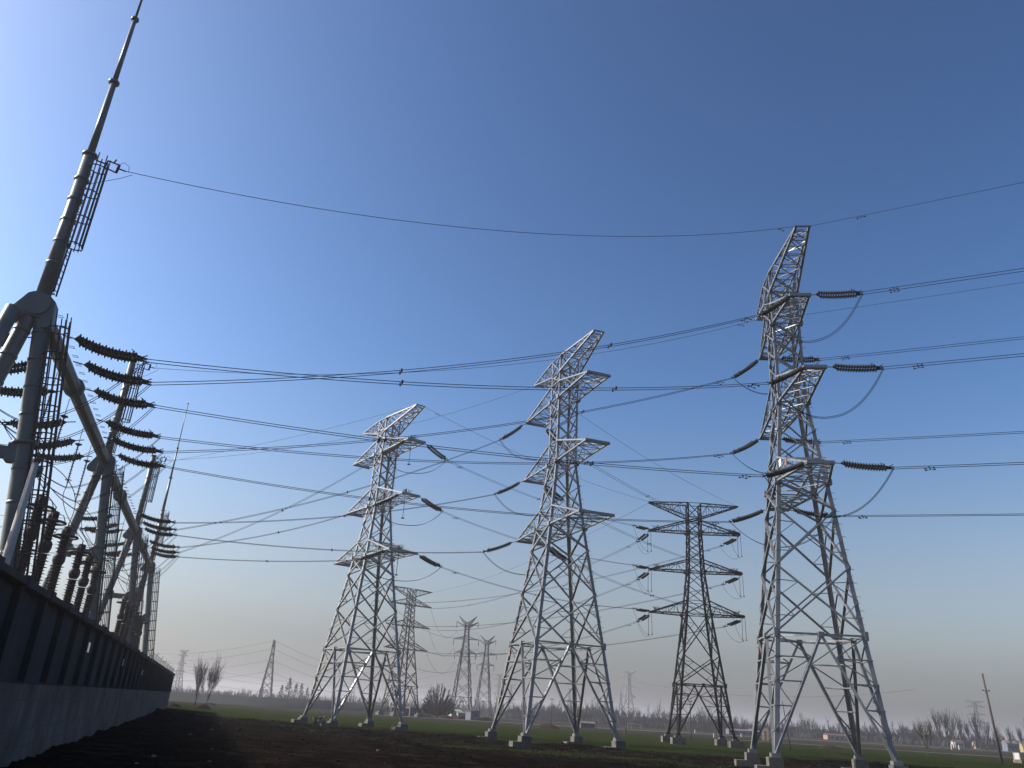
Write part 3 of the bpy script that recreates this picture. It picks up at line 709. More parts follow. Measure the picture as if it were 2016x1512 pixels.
# substation side strings, jumpers, hanging strings and equipment of the twelve phases
for gi in sorted(GAL):
    al = GAL[gi]; nm = GIN[gi]
    A = gp(al, -4.95, 16.55); qs = string(A, A - NW * 3.55 - V((0, 0, .5 + .25 * (gi % 3))), f'insulator string behind gantry beam opposite line to {nm}', 'substation side insulator strings', ME_G)
    conductor(qs, qs - NW * 24 - V((0, 0, .6)), .5, f'bus wire behind gantry in line with {nm}', 'bus wires behind the gantry', gi in (1, 2, 4, 5), .016)
    ins = gp(al + .35, OC - .1, 16.35); r_ = thing('suspension_insulator', f'hanging insulator under gantry beam beside line to {nm}', 'insulator', ins, 0, 'hanging insulators under the gantry beam')
    Rm = Matrix(((0, 0, 1, 0), (0, 1, 0, 0), (-1, 0, 0, 0), (0, 0, 0, 1)))
    MB().tube([(0, 0, 0), (0, 0, -1.0)], .02, 5).tube([(0, 0, -.98), (0, 0, -1.03)], .19, 12).build('hanger', 'fitting', r_)
    linked('disc_string', ME_V, r_, Matrix.Translation((0, 0, -1.05)) @ Rm)
    MB().torus((0, 0, -3.15), .16, .02, (0, 0, 1), 14, 5).tube([(0, 0, -3.3), (0, 0, -3.6)], .03, 5).build('grading_ring', 'fitting', r_)
    low = ins - V((0, 0, 3.6))
    jumper(GEND[gi], low, .75, f'jumper dropping under gantry beam from line to {nm}', 'jumpers under the gantry beam', True, 2.0, .017)
    jumper(low, qs, .5, f'jumper rising behind gantry beam in line with {nm}', 'jumpers under the gantry beam', True, 2.0, .017)
    # bushing-type post insulator on the substation ground
    pe = gp(al + .6, -3.0, 2.0)
    eq = thing('post_insulator', f'ribbed insulator column with ring below line to {nm}', 'insulator column', pe, 0, 'ribbed insulator columns behind the wall')
    MB().tube([(0, 0, 0), (0, 0, 1.9)], .14, 10).build('support_post', 'gantry', eq, True)
    def sheds(z0, z1, r0, r1):
        m = MB(); n = int((z1 - z0) / .14); pts = []; rs = []
        for i in range(n):
            z = z0 + (z1 - z0) * i / n; h = (z1 - z0) / n; ro = r1 if i % 2 else r1 * .84
            pts += [(0, 0, z), (0, 0, z + h * .35), (0, 0, z + h * .5), (0, 0, z + h * .6)]; rs += [r0, r0, ro, r0]
        return m.tube(pts, rs, 14)
    sheds(1.9, 5.85, .2, .33).build('lower_insulator', 'porcelain', eq)
    MB().tube([(0, 0, 5.85), (0, 0, 5.95), (0, 0, 6.05), (0, 0, 6.25), (0, 0, 6.35), (0, 0, 6.42)], [.2, .25, .29, .29, .25, .18], 14).build('joint_housing', 'fitting', eq, True)
    sheds(6.42, 7.35, .19, .31).build('upper_insulator', 'porcelain', eq)
    tr = MB().torus((0, 0, 7.25), .56, .06, (0, 0, 1), 24, 8)
    for k in range(4): an = k * PI / 2 + .4; tr.tube([(.56 * math.cos(an), .56 * math.sin(an), 7.25), (.4 * math.cos(an), .4 * math.sin(an), 7.6), (.12 * math.cos(an), .12 * math.sin(an), 7.65)], .02, 5)
    tr.build('grading_ring', 'cage', eq, True)
    MB().tube([(0, 0, 7.35), (0, 0, 7.4), (0, 0, 7.72), (0, 0, 7.76)], [.14, .22, .22, .12], 12).tube([(0, 0, 7.7), (0, 0, 7.95)], .03, 6).build('terminal_cap', 'fitting', eq, True)
    if gi != 12:
        top = pe + V((0, 0, 7.95)); midp = L3(low, top, .5) + NW * (1.2 if gi % 2 else -1.1) + V((0, 0, .4)); pts = []
        for i in range(19):
            u = i / 18; pts.append(low * ((1 - u) ** 2) + midp * (2 * u * (1 - u)) + top * (u * u) - low)
        r_ = thing('drop_cable', f'curved drop cable to ribbed column below line to {nm}', 'cable', low, 0, 'drop cables behind the wall'); MB().tube(pts, .02, 5).build('wire', 'wire', r_)
# lower equipment between the bays
for i, (al, off, h) in enumerate(((22.5, -3.2, 4.6), (25.2, -3.2, 4.8), (28.0, -3.2, 4.3), (30.2, -3.2, 4.5), (-8.0, -4.4, 6.4), (-6.4, -4.4, 6.8))):
    nm = ('first', 'second', 'third', 'last')[i] if i < 4 else ('outer', 'inner')[i - 4]
    eq = thing('post_insulator', (f'short ribbed post with flat cap, {nm} of four between the second and third gantry frames' if i < 4 else f'ribbed post with two plates at the nearest gantry leg, {nm} one'), 'insulator column', gp(al, off, 2), 0, 'short ribbed posts behind the wall')
    MB().tube([(0, 0, 0), (0, 0, 1.2)], .13, 8).build('support_post', 'gantry', eq, True); sheds(1.2, h, .13, .22).build('lower_insulator', 'porcelain', eq)
    MB().tube([(0, 0, h), (0, 0, h + .07)], .38, 16).tube([(0, 0, h + .07), (0, 0, h + .35)], .09, 8).build('terminal_cap', 'fitting', eq)
o = thing('lamp_post', 'pale smooth tapered post leaning past the nearest gantry leg behind the wall', 'post', gp(-8.6, -2.0, 2)); MB().tube([(0, 0, 0), (0, 0, 7.5)], [.19, .11], 14).build('shaft', 'pole', o, True); MB().tube([(0, 0, 7.5), (0, 0, 7.62)], .14, 12).build('cap', 'cage', o)
o = thing('security_camera', 'dark dome camera fixed to the nearest gantry leg', 'camera', gp(-4.9, -2.75, 9.9)); MB().tube([(0, 0, .05), (0, 0, .3)], .22, 14).build('housing', 'gantry', o, True); MB().tube([(0, 0, .05), (0, 0, -.06), (0, 0, -.14)], [.19, .16, .04], 14).build('dome', 'window', o, True); MB().bar((0, 0, .25), tuple(-NW * .75 + V((0, 0, .25))), .07).build('bracket', 'cage', o)
for i, (al, h, nm) in enumerate(((7.5, 5.2, 'closest'), (20.6, 4.6, 'middle'), (31.5, 4.4, 'farthest'))):
    o = thing('antenna_mast', f'very thin mast with small discs behind the wall, {nm} of three', 'mast', gp(al, -6.5, 2), 0, 'thin masts behind the wall'); MB().tube([(0, 0, 0), (0, 0, h)], .025, 6).build('mast', 'cage', o)
    m = MB()
    for k in range(4): m.tube([(0, 0, h - 2.4 + k * .6), (0, 0, h - 2.36 + k * .6)], .09, 8)
    m.build('discs', 'cage', o)

# ------------------------------------------------------------------ distant towers
def far_tower(kind, k):
    if kind == 'drum':
        tw = Tower(LVD, 3.73, DARM, None, k)
    else:
        lv = {'foot': (.3, 0), 'waist': (6.2, 2.7), 'n2': (10.5, 2.3), 'n1': (15.5, 1.75), 'z3b': (19.4, 1.3), 'z3t': (20.3, 1.2), 'z2b': (23.6, .85), 'z2t': (24.4, .8), 'z1b': (27.2, .7), 'z1t': (27.8, .68), 'pl': (27.9, .68), 'top': (28.9, .62)}
        ar = {'P': dict(Ln=2.9, Lf=2.9, tw=.2, z=30.7), '1': dict(Ln=3.5, Lf=3.5, tw=.2, z=28.9), '2': dict(Ln=4.1, Lf=4.1, tw=.2, z=23.5), '3': dict(Ln=3.4, Lf=3.4, tw=.2, z=19.3)}
        tw = Tower(lv, 3.4, ar, None, k)
    return tw
def join(ms):
    r = MB()
    for m in ms:
        n = len(r.v); r.v += m.v; r.f += [tuple(i + n for i in f) for f in m.f]
    return r
def place(az, dist): return V((math.sin(R(az)) * dist, math.cos(R(az)) * dist, 0))
# two Y headed towers large enough to show their parts
YT = far_tower('Y', 1.15)
for az, dist, sc_, rz, lab in ((-2.05, 276, 1.04, -.15, 'taller of two hazy Y headed lattice towers behind the round bare tree'), (-.58, 340, 1.03, -.15, 'shorter of two hazy Y headed lattice towers, right behind the small white hut')):
    root = thing('suspension_tower', lab, 'transmission tower', place(az, dist), rz + PI / 2, 'hazy Y headed towers'); root.scale = (sc_,) * 3
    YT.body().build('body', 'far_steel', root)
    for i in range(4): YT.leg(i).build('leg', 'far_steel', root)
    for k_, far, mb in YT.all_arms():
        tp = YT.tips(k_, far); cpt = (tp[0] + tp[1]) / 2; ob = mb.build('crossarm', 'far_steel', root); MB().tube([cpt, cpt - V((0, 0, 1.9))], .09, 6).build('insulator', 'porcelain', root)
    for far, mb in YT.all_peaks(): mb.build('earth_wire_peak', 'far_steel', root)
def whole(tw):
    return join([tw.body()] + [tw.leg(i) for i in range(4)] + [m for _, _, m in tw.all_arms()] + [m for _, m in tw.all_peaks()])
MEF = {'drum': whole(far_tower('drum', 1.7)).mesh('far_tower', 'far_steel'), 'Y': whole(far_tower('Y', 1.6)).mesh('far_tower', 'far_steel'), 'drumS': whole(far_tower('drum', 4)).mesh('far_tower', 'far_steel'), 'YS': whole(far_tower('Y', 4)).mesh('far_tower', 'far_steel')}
FT = [(-20.47, 690, 'drum', 50, 'small hazy pylon standing beside the far end of the wall', 1.0),
      (-14.97, 450, 'Y', 8, 'slender hazy pylon seen edge on between the bare poplars and the smallest silver tower', 1.0),
      (9.21, 590, 'drum', 35, 'tall hazy pylon over the far trees between the middle silver tower and dark pylon', 1.05),
      (8.71, 900, 'Y', 0, 'faint Y headed pylon close beside the tall hazy one', 1.0), (6.78, 1200, 'drumS', 30, 'tiny hazy pylon framed by the right legs of the middle silver tower', .95),
      (10.52, 1350, 'drumS', 20, 'tiny faint pylon just past the tall hazy one', .9), (5.25, 890, 'Y', 10, 'faint Y headed pylon seen through the legs of the middle silver tower', 1.0),
      (-9.46, 1000, 'drum', 50, 'faint pylon seen through the legs of the smallest silver tower', 1.0), (.39, 710, 'drum', 40, 'hazy pylon partly behind the outer leg of the middle silver tower', 1.0),
      (1.24, 900, 'drum', 60, 'thin faint pylon behind the inner legs of the middle silver tower', .95), (30.08, 800, 'drum', 70, 'hazy pylon rising above the village trees near the leaning utility pole', 1.05),
      (25.94, 1500, 'drumS', 0, 'tiny faint pylon above the cream house', .8), (15.38, 1350, 'YS', 0, 'tiny faint Y headed pylon just outside the dark pylon leg', .9), (12.0, 1400, 'drumS', 45, 'tiny faint pylon above the far trees beside the dark pylon', .85)]
fpos = {}
for az, dist, me, rz, lab, sc_ in FT:
    o = bpy.data.objects.new('distant_pylon', MEF[me]); COL.objects.link(o); o.location = place(az, dist); o.rotation_euler = (0, 0, R(rz)); o.scale = (sc_,) * 3
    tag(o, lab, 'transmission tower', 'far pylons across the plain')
# far lines
def far_line(a, b_, sag, lab, r=.05):
    root = thing('conductor', lab, 'power line', a, 0, 'faint far power lines'); MB().tube([p - a for p in para(a, b_, sag, 20)], r, 4).build('wire', 'wire', root)
P5 = [tipw('E', lv, f, 0) for lv in '123' for f in (0, 1)]
y6 = place(-2.05, 276); y7 = place(-.58, 340)
for i, (lv, z, w_) in enumerate((('1', 26.9, 3.5), ('2', 21.5, 4.1), ('3', 17.3, 3.4))):
    for f in (0, 1):
        s_ = -1 if f else 1; a = tipw('E', lv, f, 1) - V((0, 0, .6)); b_ = y6 + V((s_ * w_, 0, z)); c_ = y7 + V((s_ * w_, 0, z - .5)); sn = 'outer' if f else 'inner'
        far_line(a, b_, 4.5, f'faint sagging wire from the hazy pylon to the taller Y headed tower, {LVN[lv]} {sn}', .035)
        far_line(b_, c_, 2.5, f'faint wire between the two Y headed towers, {LVN[lv]} {sn}', .035)
pa_, pb_ = place(-20.47, 690), place(-14.97, 450)
for i, z in enumerate((32, 28, 22.5, 17)):
    nm = ('highest', 'second highest', 'third highest', 'lowest')[i]
    far_line(pa_ + V((-60, -60, z + 2)), pb_ + V((0, 0, z - 1.5)), 9, f'faint {nm} wire of the line passing over the bare poplars', .05)
    far_line(pb_ + V((0, 0, z - 1.5)), place(-4, 620) + V((0, 0, z - 3)), 9, f'faint {nm} wire from the slender edge on pylon toward the round tree', .05)
    far_line(place(-30, 560) + V((0, 0, z)), place(-1, 900) + V((0, 0, z - 2)), 16, f'faint {nm} wire low across the horizon behind the silver towers', .06)
far_line(place(9.21, 590) + V((0, 0, 29)), place(27, 500) + V((0, 0, 27)), 7, 'faint wire from the tall hazy pylon behind the tallest silver tower', .05)

# ------------------------------------------------------------------ vegetation
def bare_tree(seed, H, spread, n0, levels, up=.5, trunk=.25, r0=.16, sub=4, rmin=.012, lean=0.0):
    rnd = random.Random(seed); tk = MB(); cr = MB()
    def grow(p, d, L, r, lv):
        pts = [p]; n = 4 if lv < 2 else 3; dd = d.copy()
        for i in range(n):
            dd = (dd + V((rnd.uniform(-1, 1), rnd.uniform(-1, 1), rnd.uniform(-.3, .5))) * .13 + V((0, 0, up)) * .12).normalized(); pts.append(pts[-1] + dd * L / n)
        rs = [max(rmin, r * (1 - .6 * i / n)) for i in range(n + 1)]
        (tk if lv == 0 else cr).tube(pts, rs, 5 if lv < 2 else 3, False)
        if lv < levels:
            m = n0 if lv == 0 else sub
            for k in range(m):
                u = rnd.uniform(.35, 1) if lv else rnd.uniform(.55, 1.0); i = min(n - 1, int(u * n)); q = L3(pts[i], pts[i + 1], u * n - i)
                a = rnd.uniform(0, 2 * PI) if lv else 2 * PI * (k + rnd.uniform(-.3, .3)) / m
                side = V((math.cos(a), math.sin(a), 0)); nd = (dd * (1 - spread) + side * spread * rnd.uniform(.5, 1.1) + V((0, 0, up * .4))).normalized()
                grow(q, nd, L * rnd.uniform(.5, .8) if lv else (H - trunk * H) * rnd.uniform(.62, .85), r * (.5 if lv else .42), lv + 1)
    grow(V((0, 0, -.1)), V((lean, 0, 1)).normalized(), H * trunk, r0, 0)
    return tk, cr
def tree(name, label, cat, loc, args, group=None, mt='bark', mc='twig'):
    tk, cr = bare_tree(*args[0], **args[1]); r_ = thing(name, label, cat, loc, 0, group)
    tk.build('trunk', mt, r_); cr.build('crown', mc, r_); return r_
def dome_willow(seed, H, Rw):
    rnd = random.Random(seed); tk = MB(); cr = MB()
    tk.tube([(0, 0, -.2), (.05, 0, .5), (0, 0, 1.2)], [.42, .36, .32], 8, False)
    for i in range(90):
        a = 2.399963 * i + rnd.uniform(-.2, .2); u = math.sqrt((i + .5) / 90); th = u * 1.36
        out = V((math.cos(a), math.sin(a), 0)); L = 1 / math.sqrt((math.sin(th) / Rw) ** 2 + (math.cos(th) / (H - 1.0)) ** 2) * rnd.uniform(.78, .86)
        d0 = (out * math.sin(th) + V((0, 0, math.cos(th)))).normalized(); pts = []
        for k in range(8):
            t_ = k / 7; pts.append(V((0, 0, .8 + .3 * rnd.random())) * (1 - t_) + V((0, 0, 1.0)) * t_ + d0 * L * t_ + out * math.sin(PI * t_) * .35 * u + V((rnd.uniform(-.1, .1), rnd.uniform(-.1, .1), -.5 * math.sin(PI * t_) * u)))
        cr.tube(pts, [.13 * (1 - .85 * k / 7) + .012 for k in range(8)], 4, False)
        for q in range(38):
            t_ = 1 - .66 * rnd.random() ** 1.5 - .01; k = min(6, int(t_ * 7)); p = L3(pts[k], pts[k + 1], t_ * 7 - k); l = rnd.uniform(.7, 1.5) * (1.1 - .3 * t_)
            d = (d0 * .9 + V((rnd.uniform(-1, 1), rnd.uniform(-1, 1), rnd.uniform(-.5, .7))) * .5).normalized(); m_ = p + d * l * .55 + V((rnd.uniform(-.08, .08), rnd.uniform(-.08, .08), 0))
            cr.tube([p, m_, p + d * l + V((0, 0, .12 * l))], [.046, .038, .028], 3, False)
    return tk, cr
a_, c_ = dome_willow(3, 10.2, 5.0); wt_ = thing('willow_tree', 'round bushy bare tree with a fan of fine twigs beside the white hut', 'tree', (-15.1, 240, 0)); a_.build('trunk', 'bark', wt_); c_.build('crown', 'twig', wt_)
tree('poplar_tree', 'taller of two upright bare saplings in the green field near the wall end', 'tree', (-56.0, 161, 0), ((11, 7.0, .26, 9, 3), dict(up=.75, trunk=.3, r0=.12, sub=7, rmin=.012, lean=.05)), 'bare saplings in the field')
tree('poplar_tree', 'shorter leaning one of two upright bare saplings in the green field', 'tree', (-54.3, 162, 0), ((14, 6.6, .26, 9, 3), dict(up=.7, trunk=.25, r0=.11, sub=7, rmin=.012, lean=.18)), 'bare saplings in the field')
tree('willow_tree', 'small ragged bare tree standing by the leaning utility pole', 'tree', (72, 140, 0), ((21, 4.6, .5, 8, 3), dict(up=.5, trunk=.3, r0=.08, sub=6, rmin=.012)))
# individual poplars in the village on the photo's right
vp = [bare_tree(100 + i, 17, .2, 12, 2, up=.8, trunk=.35, r0=.3, sub=7, rmin=.05) for i in range(5)]
vpm = [(a.mesh('trunk', 'farwood'), b_.mesh('crown', 'farwood')) for a, b_ in vp]
VT = [(27.0, 380, .8), (27.6, 360, .95), (28.0, 350, 1.12), (28.35, 355, 1.2), (28.7, 350, 1.15), (29.1, 360, 1.0), (29.6, 352, .9), (30.0, 350, 1.1), (30.35, 365, .95), (30.9, 355, .8), (31.6, 350, .75), (32.2, 360, .85), (32.7, 350, 1.0), (33.1, 345, 1.15), (33.5, 350, 1.1), (33.9, 345, 1.05)]
VTL = ['leftmost', 'second', 'third', 'tallest pale', 'fifth', 'sixth', 'seventh', 'dense dark', 'ninth', 'tenth', 'low', 'twelfth', 'thirteenth', 'tall broad', 'fifteenth', 'rightmost']
for i, (az, dist, s_) in enumerate(VT):
    r_ = thing('poplar_tree', f'hazy bare village poplar, {VTL[i]} in the row beyond the cream house', 'tree', place(az, dist), random.uniform(0, 6), 'bare village poplars'); r_.scale = (s_ * .74, s_ * .74, s_ * .60)
    linked('trunk', vpm[i % 5][0], r_); linked('crown', vpm[i % 5][1], r_)
# dark evergreens in front of the dyke wood
def conifer(seed, H, w_):
    rnd = random.Random(seed); m = MB()
    for i in range(420):
        z = H * rnd.random() ** .8; rr = w_ * (1 - z / H) ** .7 * math.sqrt(rnd.random()); a = rnd.uniform(0, 2 * PI); p = V((rr * math.cos(a), rr * math.sin(a), z + .4)); s_ = rnd.uniform(.25, .6)
        d1 = V((rnd.uniform(-1, 1), rnd.uniform(-1, 1), rnd.uniform(-.4, 1))).normalized() * s_; d2 = V((rnd.uniform(-1, 1), rnd.uniform(-1, 1), rnd.uniform(-.6, .6))).normalized() * s_ * .5
        n = len(m.v); m.v += [p, p + d1 + d2, p + d1 - d2]; m.f.append((n, n + 1, n + 2))
    return m
CM = [conifer(50 + i, 9, 1.9).mesh('crown', 'evergreen') for i in range(3)]; CT = MB().tube([(0, 0, 0), (0, 0, 6)], [.18, .05], 6).mesh('trunk', 'bark')
for i, (az, dist, s_) in enumerate(((-14.0, 420, .9), (-13.55, 425, 1.25), (-13.1, 420, 1.0), (-12.75, 430, 1.05), (-12.35, 420, .85), (-12.0, 428, .95))):
    r_ = thing('evergreen_tree', f"dark evergreen in the clump behind the smallest silver tower's outer leg, {('first', 'tallest', 'third', 'fourth', 'lowest', 'last')[i]} of six", 'tree', place(az, dist), i * 1.1, 'dark evergreens behind the dyke'); r_.scale = (s_ * 1.2, s_ * 1.2, s_)
    linked('trunk', CT, r_); linked('crown', CM[i % 3], r_)
# the far wood along the horizon: one mass
fwd_ = MB(); rnd = random.Random(5)
def far_poplar(p, H, n=7):
    fwd_.tube([p, p + V((rnd.uniform(-.5, .5), 0, H * .9))], [.28, .06], 3, False)
    for k in range(n):
        z = H * rnd.uniform(.18, .75); a = rnd.uniform(0, 2 * PI); l = H * rnd.uniform(.16, .36); b0 = p + V((0, 0, z))
        fwd_.tube([b0, b0 + V((math.cos(a) * l * .3, math.sin(a) * l * .3, l * .5)), b0 + V((math.cos(a) * l * .36, math.sin(a) * l * .36, l * 1.1))], [.13, .09, .04], 3, False)
for az0, az1, d0, d1, n, h0, h1 in ((-22, -6, 560, 760, 260, 7, 12), (-6, 2, 520, 700, 170, 8, 13), (1.5, 8.5, 420, 560, 260, 9, 15), (8, 15.5, 430, 620, 240, 9, 15), (15, 27, 480, 700, 320, 9, 15), (26, 36, 420, 620, 200, 8, 13), (-40, -20, 560, 800, 120, 7, 12)):
    for i in range(n):
        az = rnd.uniform(az0, az1); d_ = rnd.uniform(d0, d1); hh = .86 * rnd.uniform(h0, h1) * (.75 + .4 * noise.noise(V((az * .9, 1, 0)))); far_poplar(place(az, d_), hh * (1.35 if rnd.random() < .08 else 1), 9)
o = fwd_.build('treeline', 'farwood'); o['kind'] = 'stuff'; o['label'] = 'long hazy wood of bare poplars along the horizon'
# brushy undergrowth under the wood
ub = MB()
for az0, az1, d0, d1, n in ((-22, 8, 500, 640, 1500), (1, 16, 400, 470, 1500), (15, 36, 430, 560, 1700)):
    for i in range(n):
        p = place(rnd.uniform(az0, az1), rnd.uniform(d0, d1)); h = rnd.uniform(1.5, 5.0)
        for k in range(3):
            a = rnd.uniform(0, 2 * PI); ub.tube([p, p + V((math.cos(a) * .8, math.sin(a) * .8, h * .6)), p + V((math.cos(a) * 1.2, math.sin(a) * 1.2, h))], [.16, .22, .06], 3, False)
o = ub.build('undergrowth', 'farwood'); o['kind'] = 'stuff'; o['label'] = 'dense brush along the foot of the far wood'
# clods of turned soil
cb = MB()
for i in range(6500):
    y = 16 + 75 * rnd.random() ** 1.3; x = rnd.uniform(-28, 38) * (.5 + y / 90)
    if y > edge_y(x) + 1 or (V((x, y, 0)) - W0).dot(NW) < .4: continue
    r_ = rnd.uniform(.015, .05) * (2.0 if rnd.random() < .06 else 1) * (.7 + y / 70); z = ground_h(x, y); n = len(cb.v); a = rnd.uniform(0, 3)
    for k in range(5): cb.v.append((x + r_ * 1.5 * rnd.uniform(.7, 1.3) * math.cos(a + k * 1.257), y + r_ * rnd.uniform(.7, 1.3) * math.sin(a + k * 1.257), z - .02))
    for k in range(5): cb.v.append((x + r_ * 1.0 * rnd.uniform(.5, 1.1) * math.cos(a + k * 1.257), y + r_ * .7 * rnd.uniform(.6, 1.1) * math.sin(a + k * 1.257), z + r_ * rnd.uniform(.5, 1.0)))
    for k in range(5): k2 = (k + 1) % 5; cb.f.append((n + k, n + k2, n + 5 + k2, n + 5 + k))
    cb.f.append(tuple(n + 5 + k for k in range(5)))
o = cb.build('soil_clods', mat('clod_soil', (.009, .0065, .005), 1, 0, 0, .5, .6)); o['kind'] = 'stuff'; o['label'] = 'lumps of turned soil on the bare ground'
# dry weeds on the soil
wb = MB()
for i in range(4500):
    x = rnd.uniform(-34, 45); y = edge_y(x) + (rnd.gauss(0, 2.2) if i % 2 else rnd.uniform(-22, 4))
    if (V((x, y, 0)) - W0).dot(NW) < (3 if i % 2 else 12): continue
    z = ground_h(x, y)
    for k in range(5):
        a = rnd.uniform(0, 2 * PI); h = rnd.uniform(.08, .22); p = V((x + rnd.uniform(-.2, .2), y + rnd.uniform(-.2, .2), z)); n = len(wb.v)
        wb.v += [p, p + V((.03, 0, 0)), p + V((math.cos(a) * .12, math.sin(a) * .12, h))]; wb.f.append((n, n + 1, n + 2))
o = wb.build('weeds', 'weed'); o['kind'] = 'stuff'; o['label'] = 'sparse low weeds on the bare soil'

# ------------------------------------------------------------------ mounds and litter
def mound(loc, r_, h, lab):
    m = MB(); n = 9; rnd2 = random.Random(int(loc[0] * 7 + loc[1])); rings = [(1, -.05), (.8, .35), (.5, .8), (.2, 1)]
    for q, z in rings:
        for k in range(n): a = 2 * PI * k / n; j = rnd2.uniform(.85, 1.15); m.v.append((r_ * q * j * math.cos(a) * 1.25, r_ * q * j * math.sin(a), h * z))
    m.v.append((0, 0, h * 1.03))
    for i in range(3):
        for k in range(n): k2 = (k + 1) % n; m.f.append((i * n + k, i * n + k2, (i + 1) * n + k2, (i + 1) * n + k))
    for k in range(n): m.f.append((3 * n + k, 3 * n + (k + 1) % n, 4 * n))
    o = m.build('earth_mound', 'soil', None, True); o.location = loc; return tag(o, lab, 'mound', 'earth mounds in the fields')
for loc, r_, h, lab in (((-50, 148, 0), 1.3, .75, 'dark earth mound under the shorter bare sapling'), ((-55.5, 149, 0), 1.2, .6, 'dark earth mound nearest the far end of the wall'), ((-66, 200, 0), 1.4, .6, 'low earth mound beyond the bare saplings by the dyke'),
                        ((-12.6, 235, 0), 2.2, 1.0, 'dark earth mound at the foot of the round bare tree'), ((-1.5, 246, 0), 2.0, 1.0, 'earth mound beside the small white hut'), ((12, 178, 0), 2.2, .8, 'dark earth mound in the field behind the inner leg of the middle silver tower'),
                        ((-8.5, 252, 0), 2.6, 1.4, 'brown heap in front of the green roofed shed'), ((-20, 246, 0), 2.0, .8, 'dark heap beside the grey tarpaulin stack'), ((60, 150, 0), 1.8, .5, "low earth heap beyond the tallest tower's legs")):
    mound(loc, r_, h, lab)
lt = MB()
for i in range(18):
    if i < 8: x, y = ((-15.4, 74.6), (-14.7, 88), (-20, 62), (-13, 34), (-12, 30), (-10.5, 33), (-18, 52), (-6, 47))[i]; s_ = (.45, .45, .2, .15, .1, .12, .12, .15)[i]
    else: x = rnd.uniform(-30, 25); y = rnd.uniform(22, 85); s_ = rnd.uniform(.04, .1)
    if (V((x, y, 0)) - W0).dot(NW) < 1: continue
    lt.box((x, y, ground_h(x, y) + .05), (s_, s_ * .6, .08), rnd.uniform(0, 3))
o = lt.build('litter', 'paper'); o['kind'] = 'stuff'; o['label'] = 'pale scraps and stones scattered over the dark soil'

# ------------------------------------------------------------------ huts, houses, poles, small things
def house(name, label, cat, loc, sz, rz, wall, roof, rh=.5, group=None, gable=True, wins=((-.25, .55), (.25, .55)), door=0.0, side=None):
    x, y, z = sz; r_ = thing(name, label, cat, loc, rz, group)
    MB().box((0, 0, z / 2 - .05), (x, y, z + .1)).build('wall', wall, r_)
    if side: MB().box((x / 2 + .01, 0, z / 2), (.04, y, z)).build('side_wall', side, r_)
    m = MB()
    if gable: m.prism([(-x / 2 - .2, -y / 2 - .25, z), (-x / 2 - .2, y / 2 + .25, z), (-x / 2 - .2, 0, z + rh)], (x + .4, 0, 0))
    else: m.box((0, 0, z + .09), (x + .35, y + .35, .16))
    m.build('roof', roof, r_)
    for u, v in wins:
        w_ = MB().box((u * x, -y / 2 - .015, v * z), (min(.9, x * .2), .06, z * .32)).build('window', 'window', r_)
        MB().bar((u * x - .45 * min(.9, x * .2) - .06, -y / 2 - .04, v * z - z * .17), (u * x + .45 * min(.9, x * .2) + .06, -y / 2 - .04, v * z - z * .17), .07).build('sill', 'footing', w_)
    if door is not None:
        d_ = MB().box((door * x, -y / 2 - .02, z * .35), (min(.85, x * .25), .05, z * .7)).build('door', 'dark', r_); MB().box((door * x + .25, -y / 2 - .06, z * .36), (.06, .05, .12)).build('handle', 'fitting', d_)
    return r_
house('small_hut', 'small flat roofed hut with white end and blue grey front, right of the round tree', 'hut', (-5.3, 246, 0), (3.2, 2.6, 2.3), R(38), 'bluewall', 'roof', gable=False, wins=((.1, .6),), door=None)
house('shed', 'dark box shed between the smallest silver tower and the round bare tree', 'shed', (-21.6, 242, 0), (3.2, 3.0, 2.2), R(10), 'dark', 'roof', gable=False, wins=(), door=-.2)
house('shed', 'white walled shed with bright green roof behind the brown heap', 'shed', (-11.3, 258, 0), (3.6, 3.0, 2.1), R(35), 'white', 'green', .5, wins=((.0, .5),), door=.28)
house('shed', 'long low dark barn between the green roofed shed and the white hut', 'shed', (-7.9, 252, 0), (4.2, 3, 1.7), R(12), 'brick', 'roof', .4, wins=(), door=.2)
tp = thing('tarpaulin_stack', 'grey tarpaulin covered stack beside the dark box shed', 'stack', (-18.6, 243, 0)); m = MB()
m.prism([(-1.7, -1, 0), (1.8, -1, 0), (1.6, -1, 1.3), (.5, -1, 2.2), (-.9, -1, 1.9)], (0, 2.4, 0)); m.build('tarpaulin', 'tarp', tp); MB().box((0, .2, .15), (3.8, 2.8, .3)).build('pallet', 'dark', tp)
house('shed', 'dark overgrown shack behind the legs of the smallest silver tower', 'shed', (-28, 262, 0), (5.5, 3, 2.0), R(8), 'dark', 'roof', .5, wins=(), door=.1)
house('pump_house', 'tall narrow brown brick tower seen through the legs of the tallest silver tower', 'pump house', (66.7, 206, 0), (1.5, 1.5, 3.1), R(-20), 'brick', 'roof', gable=False, wins=(), door=.0)
